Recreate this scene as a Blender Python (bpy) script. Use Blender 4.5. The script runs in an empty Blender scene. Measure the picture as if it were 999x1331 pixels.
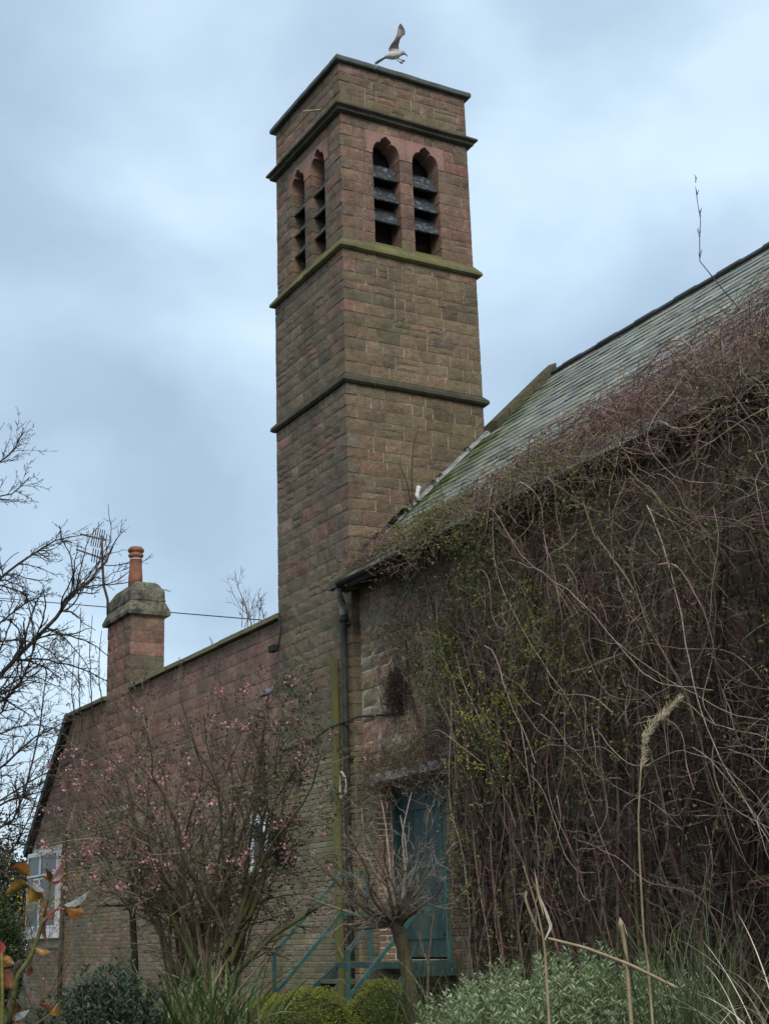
import bpy, bmesh, math, random
import numpy as np
from mathutils import Vector, Matrix

sc = bpy.context.scene
R = math.radians
rng = np.random.RandomState(7)
random.seed(7)

# ------------------------------------------------------------------ camera
CAM = np.array([-9.45585, -17.62371, 1.6])
YAW, PITCH, ROLL, FPX = 0.518114, 0.287792, -0.0321446, 1863.32
def cam_axes():
    d = np.array([math.sin(YAW)*math.cos(PITCH), math.cos(YAW)*math.cos(PITCH), math.sin(PITCH)])
    r = np.array([math.cos(YAW), -math.sin(YAW), 0.0]); u = np.cross(r, d)
    r2 = math.cos(ROLL)*r + math.sin(ROLL)*u
    u2 = -math.sin(ROLL)*r + math.cos(ROLL)*u
    return r2, u2, d
AX_R, AX_U, AX_D = cam_axes()
def at(px, py, depth):
    """world point seen at photo pixel (px, py), `depth` metres in front of the camera"""
    return CAM + depth*(AX_D + AX_R*(px-499.5)/FPX - AX_U*(py-665.5)/FPX)
def px_of(P):
    q = np.asarray(P) - CAM
    z = q @ AX_D
    return np.stack([499.5 + FPX*(q @ AX_R)/z, 665.5 - FPX*(q @ AX_U)/z], -1)
cd = bpy.data.cameras.new('camera'); cam = bpy.data.objects.new('camera', cd)
sc.collection.objects.link(cam); sc.camera = cam
cd.sensor_fit = 'HORIZONTAL'; cd.sensor_width = 36.0; cd.lens = 36.0*FPX/999.0
cd.clip_start = 0.1; cd.clip_end = 3000
M = Matrix.Identity(4)
for i in range(3):
    M[i][0], M[i][1], M[i][2], M[i][3] = AX_R[i], AX_U[i], -AX_D[i], CAM[i]
cam.matrix_world = M

# ------------------------------------------------------------------ sky, sun, exposure
SUN_EL, SUN_AZ = 42.0, 205.0          # azimuth clockwise from +Y
world = bpy.data.worlds.new('World'); sc.world = world; world.use_nodes = True
wn = world.node_tree; wn.nodes.clear()
def wnode(t, **kw):
    n = wn.nodes.new(t)
    for k, v in kw.items(): setattr(n, k, v)
    return n
wo = wnode('ShaderNodeOutputWorld'); bg = wnode('ShaderNodeBackground')
sky = wnode('ShaderNodeTexSky', sky_type='NISHITA', sun_disc=False)
sky.sun_elevation = R(SUN_EL); sky.sun_rotation = R(SUN_AZ); sky.dust_density = 2.0; sky.air_density = 1.2; sky.ozone_density = 2.0
tc = wnode('ShaderNodeTexCoord')
mp = wnode('ShaderNodeMapping'); mp.inputs['Scale'].default_value = (1.0, 1.0, 1.5); mp.inputs['Location'].default_value = (5.5, 6.1, 3.2)
wn.links.new(tc.outputs['Generated'], mp.inputs['Vector'])
def wnoise(scale, detail, rough, dist=0.0):
    n = wnode('ShaderNodeTexNoise'); n.inputs['Scale'].default_value = scale; n.inputs['Detail'].default_value = detail
    n.inputs['Roughness'].default_value = rough; n.inputs['Distortion'].default_value = dist
    wn.links.new(mp.outputs[0], n.inputs['Vector']); return n
n1 = wnoise(3.4, 6, 0.45, 0.25); n2 = wnoise(5.5, 5, 0.45, 0.3)
r1 = wnode('ShaderNodeValToRGB'); wn.links.new(n1.outputs['Fac'], r1.inputs[0])
e = r1.color_ramp.elements
e[0].position = 0.36; e[0].color = (2.90, 3.80, 4.85, 1)
e[1].position = 0.64; e[1].color = (5.15, 6.40, 7.40, 1)
m_ = r1.color_ramp.elements.new(0.5); m_.color = (3.80, 4.92, 6.00, 1)
r2 = wnode('ShaderNodeValToRGB'); wn.links.new(n2.outputs['Fac'], r2.inputs[0])
r2.color_ramp.elements[0].position = 0.35; r2.color_ramp.elements[0].color = (0.95,)*3 + (1,)
r2.color_ramp.elements[1].position = 0.72; r2.color_ramp.elements[1].color = (1.09, 1.08, 1.07, 1)
mu = wnode('ShaderNodeMixRGB', blend_type='MULTIPLY'); mu.inputs[0].default_value = 1
wn.links.new(r1.outputs[0], mu.inputs[1]); wn.links.new(r2.outputs[0], mu.inputs[2])
mx = wnode('ShaderNodeMixRGB'); mx.inputs[0].default_value = 0.82
wn.links.new(sky.outputs[0], mx.inputs[1]); wn.links.new(mu.outputs[0], mx.inputs[2])
bg.inputs['Strength'].default_value = 0.1
wn.links.new(mx.outputs[0], bg.inputs['Color']); wn.links.new(bg.outputs[0], wo.inputs[0])
sl = bpy.data.lights.new('sun', 'SUN'); sl.energy = 1.5; sl.angle = R(25); sl.color = (1.0, 0.93, 0.82)
so = bpy.data.objects.new('sun', sl); sc.collection.objects.link(so)
sd = Vector((math.sin(R(SUN_AZ))*math.cos(R(SUN_EL)), math.cos(R(SUN_AZ))*math.cos(R(SUN_EL)), math.sin(R(SUN_EL))))
so.rotation_euler = sd.to_track_quat('Z', 'Y').to_euler(); so.location = (-20, -30, 40)
vs = sc.view_settings
vs.view_transform = 'Standard'; vs.look = 'None'; vs.gamma = 1; vs.use_curve_mapping = False; vs.exposure = 0.70
sc.cycles.max_bounces = 6; sc.cycles.use_denoising = True

# ------------------------------------------------------------------ materials
def material(name, rough=0.9, attr=True, color=(0.5, 0.5, 0.5), var=((5, 0.35), (45, 0.25)), bump=((40, 0.4, 0.006),),
             lichen=None, spec=0.25, metal=0.0, translucent=0.0, stretch=None, stain=None):
    m = bpy.data.materials.new(name); m.use_nodes = True; t = m.node_tree; N = t.nodes; L = t.links
    b = N['Principled BSDF']; b.inputs['Roughness'].default_value = rough; b.inputs['Metallic'].default_value = metal
    b.inputs['Specular IOR Level'].default_value = spec
    g = N.new('ShaderNodeNewGeometry'); pos = g.outputs['Position']
    if stretch:
        mpn = N.new('ShaderNodeMapping'); mpn.inputs['Scale'].default_value = stretch; L.new(pos, mpn.inputs[0]); pos = mpn.outputs[0]
    if attr:
        a = N.new('ShaderNodeAttribute'); a.attribute_name = 'col'; c = a.outputs['Color']; alpha = a.outputs['Alpha']
    else:
        q = N.new('ShaderNodeRGB'); q.outputs[0].default_value = (*color, 1); c = q.outputs[0]; alpha = None
    def noise(s, d=5, ro=0.55, p=pos):
        n = N.new('ShaderNodeTexNoise'); n.inputs['Scale'].default_value = s; n.inputs['Detail'].default_value = d
        n.inputs['Roughness'].default_value = ro; L.new(p, n.inputs['Vector']); return n.outputs['Fac']
    for s, amt in var:
        mr = N.new('ShaderNodeMapRange'); mr.inputs['From Min'].default_value = 0.3; mr.inputs['From Max'].default_value = 0.7
        mr.inputs['To Min'].default_value = 1-amt; mr.inputs['To Max'].default_value = 1+amt
        L.new(noise(s), mr.inputs['Value'])
        mm = N.new('ShaderNodeMixRGB'); mm.blend_type = 'MULTIPLY'; mm.inputs[0].default_value = 1
        L.new(c, mm.inputs[1]); L.new(mr.outputs[0], mm.inputs[2]); c = mm.outputs[0]
    for spec_ in (stain or ()):
        col_, s, lo, hi, k, sep = spec_
        mr = N.new('ShaderNodeMapRange'); mr.inputs['From Min'].default_value = lo; mr.inputs['From Max'].default_value = hi
        mr.inputs['To Max'].default_value = k
        mpn = N.new('ShaderNodeMapping'); mpn.inputs['Location'].default_value = (s*3.1, k*17, 2.2); L.new(g.outputs['Position'], mpn.inputs[0])
        if sep: mpn.inputs['Scale'].default_value = sep
        L.new(noise(s, 7, 0.62, mpn.outputs[0]), mr.inputs['Value'])
        mm = N.new('ShaderNodeMixRGB'); mm.inputs[2].default_value = (*col_, 1)
        L.new(mr.outputs[0], mm.inputs[0]); L.new(c, mm.inputs[1]); c = mm.outputs[0]
    if lichen:
        col_, s, lo, hi = lichen
        mr = N.new('ShaderNodeMapRange'); mr.inputs['From Min'].default_value = lo; mr.inputs['From Max'].default_value = hi
        L.new(noise(s, 8, 0.65), mr.inputs['Value'])
        mf = mr.outputs[0]
        if alpha is not None:
            mlt = N.new('ShaderNodeMath'); mlt.operation = 'MULTIPLY'; L.new(mf, mlt.inputs[0]); L.new(alpha, mlt.inputs[1]); mf = mlt.outputs[0]
        mm = N.new('ShaderNodeMixRGB'); mm.inputs[2].default_value = (*col_, 1)
        L.new(mf, mm.inputs[0]); L.new(c, mm.inputs[1]); c = mm.outputs[0]
    L.new(c, b.inputs['Base Color'])
    prev = None
    for s, st, dist in bump:
        bp = N.new('ShaderNodeBump'); bp.inputs['Strength'].default_value = st; bp.inputs['Distance'].default_value = dist
        L.new(noise(s, 6, 0.6), bp.inputs['Height'])
        if prev: L.new(prev, bp.inputs['Normal'])
        prev = bp.outputs[0]
    if prev: L.new(prev, b.inputs['Normal'])
    if translucent:
        tr = N.new('ShaderNodeBsdfTranslucent'); L.new(c, tr.inputs[0])
        ms = N.new('ShaderNodeMixShader'); ms.inputs[0].default_value = translucent
        L.new(b.outputs[0], ms.inputs[1]); L.new(tr.outputs[0], ms.inputs[2]); L.new(ms.outputs[0], N['Material Output'].inputs[0])
    return m

GREEN = (0.155, 0.142, 0.075)
MT = {}
MT['stone'] = material('sandstone', 0.93, var=((2.2, 0.30), (14, 0.28), (60, 0.38)), bump=((22, 0.7, 0.016), (80, 0.6, 0.006)),
                       lichen=(GREEN, 3.2, 0.36, 0.62), stain=(((0.035, 0.032, 0.026), 1.1, 0.52, 0.74, 0.65, (1, 1, .45)),
                       ((0.26, 0.22, 0.18), 9.0, 0.66, 0.80, 0.35, None)))
MT['ashlar'] = material('dressed_sandstone', 0.9, var=((3, 0.22), (30, 0.14)), bump=((60, 0.35, 0.005),), lichen=(GREEN, 4, 0.40, 0.66),
                        stain=(((0.04, 0.035, 0.03), 1.6, 0.56, 0.70, 0.7, None),))
MT['mortar'] = material('lime_mortar', 0.95, attr=False, color=(0.46, 0.41, 0.33), var=((4, 0.3), (60, 0.25)), bump=((60, 0.5, 0.004),),
                        stain=(((0.09, 0.085, 0.05), 1.3, 0.5, 0.7, 0.8, None),))
MT['trim'] = material('weathered_trim_stone', 0.93, var=((4, 0.3), (40, 0.25)), bump=((30, 0.5, 0.012),), lichen=((0.145, 0.135, 0.045), 3.5, 0.32, 0.66),
                      stain=(((0.03, 0.03, 0.027), 2.5, 0.52, 0.7, 0.8, None),))
MT['cap'] = material('lichened_cap', 0.95, var=((5, 0.4), (18, 0.4), (60, 0.25)), bump=((16, 0.9, 0.03), (60, 0.6, 0.01)), lichen=((.13, .13, .05), 5, .4, .6),
                     stain=(((.03, .03, .026), 3.2, .46, .58, .85, None), ((.34, .33, .28), 11, .6, .7, .7, None)))
MT['brick'] = material('brickwork', 0.92, var=((3, 0.3), (40, 0.25)), bump=((50, 0.6, 0.006),), lichen=((0.155, 0.145, 0.07), 1.7, 0.32, 0.6),
                       stain=(((0.03, 0.028, 0.024), 0.9, 0.52, 0.72, 0.75, None),))
MT['slate'] = material('roof_slate', 0.62, var=((3, 0.25), (22, 0.16)), bump=((35, 0.25, 0.004),), lichen=((0.055, 0.075, 0.012), 2.6, 0.34, 0.56), spec=0.25,
                       stain=(((0.30, 0.31, 0.27), 5.0, 0.62, 0.8, 0.5, None),))
MT['louvre'] = material('louvre_slate', 0.45, attr=False, color=(0.035, 0.04, 0.045), var=((6, 0.3),), bump=((30, 0.3, 0.004),), spec=0.5,
                        stain=(((0.32, 0.34, 0.36), 12.0, 0.54, 0.70, 0.7, None),))  # pale blotches: bird droppings, and wet highlights put into the colour
MT['lead'] = material('lead', 0.55, attr=False, color=(0.22, 0.23, 0.235), var=((5, 0.35),), bump=((20, 0.5, 0.01),), spec=0.3, stain=(((.05, .055, .03), 5, .48, .62, .8, None),))
MT['coping'] = material('coping_slab', 0.8, attr=False, color=(0.085, 0.095, 0.095), var=((4, 0.3), (30, 0.2)), bump=((25, 0.4, 0.008),),
                        stain=(((0.10, 0.11, 0.06), 3.0, 0.5, 0.7, 0.5, None),))
MT['dark'] = material('dark_interior', 0.95, attr=False, color=(0.02, 0.02, 0.02), bump=())
MT['iron'] = material('painted_cast_iron', 0.72, attr=True, var=((8, 0.4), (40, 0.2)), bump=((40, 0.3, 0.003),), spec=0.2,
                      stain=(((0.09, 0.055, 0.03), 6, 0.6, 0.75, 0.6, None),))
MT['teal'] = material('teal_paint', 0.5, attr=False, color=(0.022, 0.062, 0.062), var=((5, 0.25), (40, 0.2)), bump=((60, 0.25, 0.003),), spec=0.4,
                      stain=(((0.10, 0.115, 0.075), 3.5, 0.48, 0.70, 0.75, (1, 1, .4)), ((0.10, 0.06, 0.035), 11, 0.58, 0.68, 0.8, None), ((.16, .20, .19), 19, .62, .70, .6, None)))
MT['rail'] = material('teal_rail_paint', 0.5, attr=False, color=(0.036, 0.10, 0.096), var=((5, 0.25), (40, 0.25)), bump=((60, 0.3, 0.003),), spec=0.4,
                       stain=(((0.12, 0.12, 0.08), 6, 0.52, 0.68, 0.7, None), ((0.10, 0.05, 0.03), 13, 0.6, 0.7, 0.8, None)))
MT['white'] = material('white_paint', 0.55, attr=False, color=(0.62, 0.63, 0.65), var=((6, 0.12),), bump=((40, 0.2, 0.002),),
                       stain=(((0.28, 0.27, 0.21), 4, 0.52, 0.75, 0.6, None),))
MT['timber'] = material('weathered_timber', 0.9, attr=True, var=((6, 0.35), (50, 0.25)), bump=((60, 0.5, 0.006),), stretch=(1, 1, 0.15),
                        lichen=((0.10, 0.12, 0.03), 3, 0.35, 0.6))
MT['bark'] = material('bark', 0.92, var=((12, 0.35), (60, 0.25)), bump=((70, 0.7, 0.008),), lichen=((0.10, 0.105, 0.035), 5, 0.4, 0.65))
MT['leaf'] = material('leaf', 0.5, var=((9, 0.25),), bump=(), spec=0.35, translucent=0.3)
MT['rose_leaf'] = material('rose_leaf', 0.38, var=((40, 0.3), (160, 0.3)), bump=((90, 0.5, 0.002),), spec=0.5, translucent=0.2, stain=(((.045, .05, .02), 28, .46, .62, .75, None), ((.30, .12, .02), 45, .6, .72, .6, None)))
MT['petal'] = material('petal', 0.6, var=((12, 0.15),), bump=(), translucent=0.35)
MT['dry'] = material('dry_straw', 0.7, var=((14, 0.25),), bump=(), translucent=0.25)
MT['soil'] = material('garden_soil', 0.95, attr=False, color=(0.045, 0.038, 0.026), var=((0.6, 0.4), (9, 0.4)), bump=((6, 0.8, 0.06), (40, 0.6, 0.02)),
                      stain=(((0.05, 0.075, 0.025), 0.35, 0.45, 0.6, 0.9, None),))
MT['terracotta'] = material('terracotta', 0.8, attr=False, color=(0.27, 0.115, 0.075), var=((6, 0.25),), bump=((40, 0.3, 0.004),),
                            stain=(((0.09, 0.06, 0.05), 4, 0.5, 0.7, 0.6, None),))
MT['feather'] = material('plumage', 0.75, var=((30, 0.2), (90, 0.15)), bump=((80, 0.3, 0.004),))
MT['cable'] = material('cable_sheath', 0.7, var=((10, 0.2),), bump=())
gl = bpy.data.materials.new('window_glass'); gl.use_nodes = True
gb = gl.node_tree.nodes['Principled BSDF']; gb.inputs['Base Color'].default_value = (0.03, 0.035, 0.04, 1); gb.inputs['Roughness'].default_value = 0.12
gb.inputs['Specular IOR Level'].default_value = 0.1; MT['glass'] = gl
MT['render'] = material('flaking_limewash', 0.9, var=((5, 0.3), (30, 0.2)), bump=((30, 0.5, 0.006),), stain=(((.10, .095, .06), 3.0, .48, .64, .8, None),))

# ------------------------------------------------------------------ object helpers
COL = sc.collection
ROOT = {}
def thing(name, label, cat, loc=(0, 0, 0), group=None):
    o = bpy.data.objects.new(name, None); COL.objects.link(o); o.location = loc; o.empty_display_size = 0.2
    o['label'] = label; o['category'] = cat
    if group: o['group'] = group
    ROOT[o.name] = Vector(loc)
    return o
def tag(o, label, cat, group=None):
    o['label'] = label; o['category'] = cat
    if group: o['group'] = group
    return o
def attach(o, parent):
    if parent is not None:
        o.parent = parent
        if parent.name in ROOT: o.matrix_parent_inverse = Matrix.Translation(-ROOT[parent.name])
    return o

class MB:
    def __init__(s): s.v = []; s.q = []; s.t = []; s.g = []; s.c = []; s.n = 0
    def add(s, v, quads=None, tris=None, ngons=None, col=(1, 1, 1, 0)):
        v = np.asarray(v, float).reshape(-1, 3); k = len(v)
        if quads is not None and len(quads): s.q.append(np.asarray(quads, int).reshape(-1, 4) + s.n)
        if tris is not None and len(tris): s.t.append(np.asarray(tris, int).reshape(-1, 3) + s.n)
        if ngons is not None:
            for f in ngons: s.g.append([i + s.n for i in f])
        c = np.asarray(col, float)
        if c.ndim == 1:
            c = np.tile(np.append(c, 0)[:4] if len(c) == 3 else c, (k, 1))
        elif c.shape[1] == 3: c = np.hstack([c, np.zeros((len(c), 1))])
        s.v.append(v); s.c.append(c); s.n += k
        return s
    def box(s, lo, hi, col=(1, 1, 1, 0)):
        (a, b, c), (d, e, f) = lo, hi
        v = [(a, b, c), (d, b, c), (d, e, c), (a, e, c), (a, b, f), (d, b, f), (d, e, f), (a, e, f)]
        return s.add(v, [(0, 3, 2, 1), (4, 5, 6, 7), (0, 1, 5, 4), (1, 2, 6, 5), (2, 3, 7, 6), (3, 0, 4, 7)], col=col)
    def hexa(s, v8, col=(1, 1, 1, 0)):
        return s.add(v8, [(0, 3, 2, 1), (4, 5, 6, 7), (0, 1, 5, 4), (1, 2, 6, 5), (2, 3, 7, 6), (3, 0, 4, 7)], col=col)
    def bar(s, a, b, w, h, col=(1, 1, 1, 0), up=(0, 0, 1)):
        a = np.asarray(a, float); b = np.asarray(b, float); d = b-a; d /= np.linalg.norm(d)
        sd_ = np.cross(d, up); 
        if np.linalg.norm(sd_) < 1e-4: sd_ = np.cross(d, (1, 0, 0))
        sd_ /= np.linalg.norm(sd_); u = np.cross(sd_, d)
        x, y = sd_*w/2, u*h/2
        return s.hexa([a-x-y, a+x-y, a+x+y, a-x+y, b-x-y, b+x-y, b+x+y, b-x+y], col)
    def rings(s, rings, col=(1, 1, 1, 0), cap=True, close=False):
        r = np.asarray(rings, float); n, k = r.shape[:2]; q = []
        for i in range(n-1 + (1 if close else 0)):
            i2 = (i+1) % n
            for j in range(k):
                q.append((i*k+j, i*k+(j+1) % k, i2*k+(j+1) % k, i2*k+j))
        g = [list(range(k))[::-1], [(n-1)*k+j for j in range(k)]] if cap and not close else None
        return s.add(r.reshape(-1, 3), q, ngons=g, col=col)
    def tube(s, pts, rad, k=6, col=(1, 1, 1, 0), cap=True):
        pts = np.asarray(pts, float); n = len(pts); rad = np.broadcast_to(np.asarray(rad, float), (n,))
        t = np.gradient(pts, axis=0); t /= np.linalg.norm(t, axis=1)[:, None] + 1e-9
        m = t.mean(0); ref = np.eye(3)[np.argmin(np.abs(m))]
        a = np.cross(t, ref); a /= np.linalg.norm(a, axis=1)[:, None] + 1e-9; b = np.cross(t, a)
        an = np.arange(k)*2*math.pi/k
        rg = pts[:, None] + rad[:, None, None]*(np.cos(an)[None, :, None]*a[:, None] + np.sin(an)[None, :, None]*b[:, None])
        return s.rings(rg, col, cap)
    def strands(s, P, Rd, k=3, col=(1, 1, 1, 0)):
        """batch of tubes: P (N,n,3), Rd (N,n), col (4,) or (N,4)"""
        P = np.asarray(P, float); N, n = P.shape[:2]
        t = np.gradient(P, axis=1); t /= np.linalg.norm(t, axis=2, keepdims=True) + 1e-9
        m = np.abs(t.mean(1)); ref = np.eye(3)[np.argmin(m, axis=1)]
        a = np.cross(t, ref[:, None]); a /= np.linalg.norm(a, axis=2, keepdims=True) + 1e-9; b = np.cross(t, a)
        an = np.arange(k)*2*math.pi/k
        rg = P[:, :, None] + Rd[:, :, None, None]*(np.cos(an)[:, None]*a[:, :, None] + np.sin(an)[:, None]*b[:, :, None])
        i, j = np.meshgrid(np.arange(n-1), np.arange(k), indexing='ij')
        q = np.stack([i*k+j, i*k+(j+1) % k, (i+1)*k+(j+1) % k, (i+1)*k+j], -1).reshape(-1, 4)
        Q = (q[None] + (np.arange(N)*n*k)[:, None, None]).reshape(-1, 4)
        c = np.asarray(col, float)
        if c.ndim == 2: c = np.repeat(c, n*k, axis=0)
        return s.add(rg.reshape(-1, 3), Q, col=c)
    def leaves(s, P, D, Nn, L, W, col, curl=0.15, six=False):
        """leaf blades: base P, direction D, normal Nn (N,3), length, width (N,), col (N,3)"""
        P = np.asarray(P, float); N = len(P)
        D = D/(np.linalg.norm(D, axis=1)[:, None]+1e-9); S = np.cross(D, Nn); S /= np.linalg.norm(S, axis=1)[:, None]+1e-9
        Nn = np.cross(S, D); L = np.asarray(L)[:, None]; W = np.asarray(W)[:, None]
        if not six:
            v = np.stack([P, P+D*L*.5+S*W*.5+Nn*L*curl, P+D*L, P+D*L*.5-S*W*.5+Nn*L*curl], 1)
            q = np.arange(N*4).reshape(-1, 4); rep = 4
        else:
            v = np.stack([P, P+D*L*.3+S*W*.46+Nn*L*curl, P+D*L*.68+S*W*.40+Nn*L*curl*.8, P+D*L-Nn*L*curl*.5,
                          P+D*L*.68-S*W*.40+Nn*L*curl*.8, P+D*L*.3-S*W*.46+Nn*L*curl, P+D*L*.5], 1)
            o = np.arange(N)[:, None]*7
            q = np.concatenate([o+np.array([[0, 1, 2, 6]]), o+np.array([[6, 2, 3, 4]]), o+np.array([[0, 6, 4, 5]])], 0); rep = 7
        return s.add(v.reshape(-1, 3), q, col=np.repeat(np.asarray(col, float), rep, axis=0))
    def obj(s, name, mat, parent=None, smooth=False, kind=None):
        V = np.concatenate(s.v); C = np.concatenate(s.c)
        me = bpy.data.meshes.new(name)
        li = []; ls = []; off = 0
        for arr, k in ((s.q, 4), (s.t, 3)):
            if arr:
                A = np.concatenate(arr); li.append(A.reshape(-1)); ls.append(off + np.arange(len(A))*k); off += A.size
        for f in s.g:
            li.append(np.array(f)); ls.append(np.array([off])); off += len(f)
        li = np.concatenate(li).astype(np.int32); ls = np.concatenate(ls).astype(np.int32)
        me.vertices.add(len(V)); me.vertices.foreach_set('co', V.astype(np.float32).ravel())
        me.loops.add(len(li)); me.loops.foreach_set('vertex_index', li)
        me.polygons.add(len(ls)); me.polygons.foreach_set('loop_start', ls)
        me.update(calc_edges=True)
        me.polygons.foreach_set('use_smooth', np.full(len(ls), bool(smooth)))
        ca = me.attributes.new('col', 'FLOAT_COLOR', 'POINT'); ca.data.foreach_set('color', C.astype(np.float32).ravel())
        mat = MT[mat] if isinstance(mat, str) else mat
        me.materials.append(mat)
        o = bpy.data.objects.new(name, me); COL.objects.link(o); attach(o, parent)
        if kind: o['kind'] = kind
        return o

def vary(c, amt=0.12, al=0.0, r=rng):
    f = 1 + r.uniform(-amt, amt)
    return (c[0]*f*(1+r.uniform(-.05, .05)), c[1]*f*(1+r.uniform(-.03, .03)), c[2]*f*(1+r.uniform(-.05, .05)), al)

# a squared block on a wall: origin o, along u, up v, outward n
def block(mb, F, u0, u1, v0, v1, proud, depth, col, rough=0.006, ch=0.010, full=True):
    o, U, Nn = F; V = np.array([0, 0, 1.0])
    du, dv = u1-u0, v1-v0; c = min(ch, du*.2, dv*.2)
    us = np.array([u0, u0+c, u1-c, u1]); vs_ = np.array([v0, v0+c, v1-c, v1])
    if not full:
        us2, vs2 = (u0+c, u1-c), (v0+c, v1-c)
        pts = [(u, v, proud-c) for u, v in ((u0, v0), (u1, v0), (u1, v1), (u0, v1))] + \
              [(u, v, proud+rng.uniform(-rough, rough)) for u, v in ((us2[0], vs2[0]), (us2[1], vs2[0]), (us2[1], vs2[1]), (us2[0], vs2[1]))] + \
              [(u, v, -depth) for u, v in ((u0, v0), (u1, v0), (u1, v1), (u0, v1))]
        W = [o + U*a + V*b + Nn*d for a, b, d in pts]
        q = [(4, 5, 6, 7)] + [(i, (i+1) % 4, 4+(i+1) % 4, 4+i) for i in range(4)] + [(8+i, 8+(i+1) % 4, (i+1) % 4, i) for i in range(4)]
        mb.add(W, q, col=col); return
    jit = rng.uniform(-.0035, .0035, (4, 4, 2))
    us = np.array([u0, u0+c+du*.0, u1-c, u1]); W = []
    mids = (u0 + du*rng.uniform(.28, .4), u0 + du*rng.uniform(.6, .72)); midv = (v0 + dv*rng.uniform(.25, .4), v0 + dv*rng.uniform(.6, .75))
    gu = (u0, mids[0], mids[1], u1); gv = (v0, midv[0], midv[1], v1)
    for j in range(4):
        for i in range(4):
            edge = i in (0, 3) or j in (0, 3)
            d = proud - (c*rng.uniform(.4, 1.0) if edge else -rng.uniform(0, 2*rough))
            W.append(o + U*(gu[i]+jit[j, i, 0]) + V*(gv[j]+jit[j, i, 1]) + Nn*d)
    for a, b in ((u0, v0), (u1, v0), (u1, v1), (u0, v1)): W.append(o + U*a + V*b - Nn*depth)
    q = [(j*4+i, j*4+i+1, j*4+i+5, j*4+i+4) for j in range(3) for i in range(3)]
    fr = [0, 1, 2, 3, 7, 11, 15, 14, 13, 12, 8, 4]
    g = [[0+16, 17, 3, 2, 1, 0], [17, 18, 15, 11, 7, 3], [18, 19, 12, 13, 14, 15], [19, 16, 0, 4, 8, 12], [16, 19, 18, 17]]
    mb.add(W, q, ngons=g, col=col)

class Pieces:
    """gathers alike pieces of one thing; the largest in view become parts of their own, the rest one stuff part"""
    def __init__(s): s.items = []
    def put(s, mb):
        V = np.concatenate(mb.v); p = px_of(V); lo, hi = p.min(0), p.max(0)
        inside = hi[0] > 0 and lo[0] < 999 and hi[1] > 0 and lo[1] < 1331
        s.items.append(((hi[0]-lo[0])*(hi[1]-lo[1]) if inside else -1, mb))
    def emit(s, name, rest, mat, parent, limit=300, smooth=False, minpx=0):
        s.items.sort(key=lambda t: -t[0])
        big = [m for a, m in s.items[:limit] if a > minpx]; small = [m for a, m in s.items[len(big):]]
        for m in big: m.obj(name, mat, parent, smooth)
        if small:
            j = MB()
            for m in small:
                for q in m.q: j.q.append(q + j.n)
                for q in m.t: j.t.append(q + j.n)
                for q in m.g: j.g.append([i + j.n for i in q])
                j.v += m.v; j.c += m.c; j.n += m.n
            j.obj(rest, mat, parent, smooth, kind='stuff')

def subtract(seg, holes):
    out = [seg]
    for a, b in holes:
        nx = []
        for s, e_ in out:
            if b <= s or a >= e_: nx.append((s, e_)); continue
            if a > s: nx.append((s, a))
            if b < e_: nx.append((b, e_))
        out = nx
    return [x for x in out if x[1]-x[0] > 0.03]

def fill_course(u0, u1, wmin, wmax):
    """random widths over [u0,u1]"""
    L = u1-u0; xs = [u0]
    while xs[-1] < u1 - 1e-6:
        w = rng.uniform(wmin, wmax); nx = xs[-1] + w
        if u1 - nx < wmin*.75: nx = u1
        xs.append(nx)
    return list(zip(xs[:-1], xs[1:]))

def courses(v0, v1, hmin, hmax):
    n = max(1, int(round((v1-v0)/((hmin+hmax)/2)))); h = rng.uniform(hmin, hmax, n); h *= (v1-v0)/h.sum()
    e_ = v0 + np.concatenate([[0], np.cumsum(h)]); return list(zip(e_[:-1], e_[1:]))

W = 2.44
FR = (np.array([0., 0, 0]), np.array([1., 0, 0]), np.array([0, -1., 0]))      # tower face towards the hall
FL = (np.array([0., 0, 0]), np.array([0, 1., 0]), np.array([-1., 0, 0]))      # tower face towards the garden

# ------------------------------------------------------------------ ground
def ground_z(x, y):
    t = np.clip((np.asarray(x)+7)/5.0, 0, 1); t = t*t*(3-2*t)
    return 0.32*t + 0.03*np.sin(np.asarray(x)*1.7)*np.cos(np.asarray(y)*1.3)
gx = np.concatenate([[-900, -300, -120, -60], np.linspace(-30, 14, 90), [30, 60, 120, 300, 900]])
gy = np.concatenate([[-900, -300, -120, -60], np.linspace(-30, 30, 120), [45, 60, 120, 300, 900]])
X, Y = np.meshgrid(gx, gy, indexing='ij'); Z = ground_z(X, Y)
nx_, ny_ = len(gx), len(gy); ii, jj = np.meshgrid(np.arange(nx_-1), np.arange(ny_-1), indexing='ij')
Q = np.stack([ii*ny_+jj, (ii+1)*ny_+jj, (ii+1)*ny_+jj+1, ii*ny_+jj+1], -1).reshape(-1, 4)
o = MB().add(np.stack([X, Y, Z], -1), Q).obj('ground', 'soil', smooth=True); o['kind'] = 'structure'
tag(o, 'dark garden soil and rough grass under the plants', 'ground')

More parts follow.
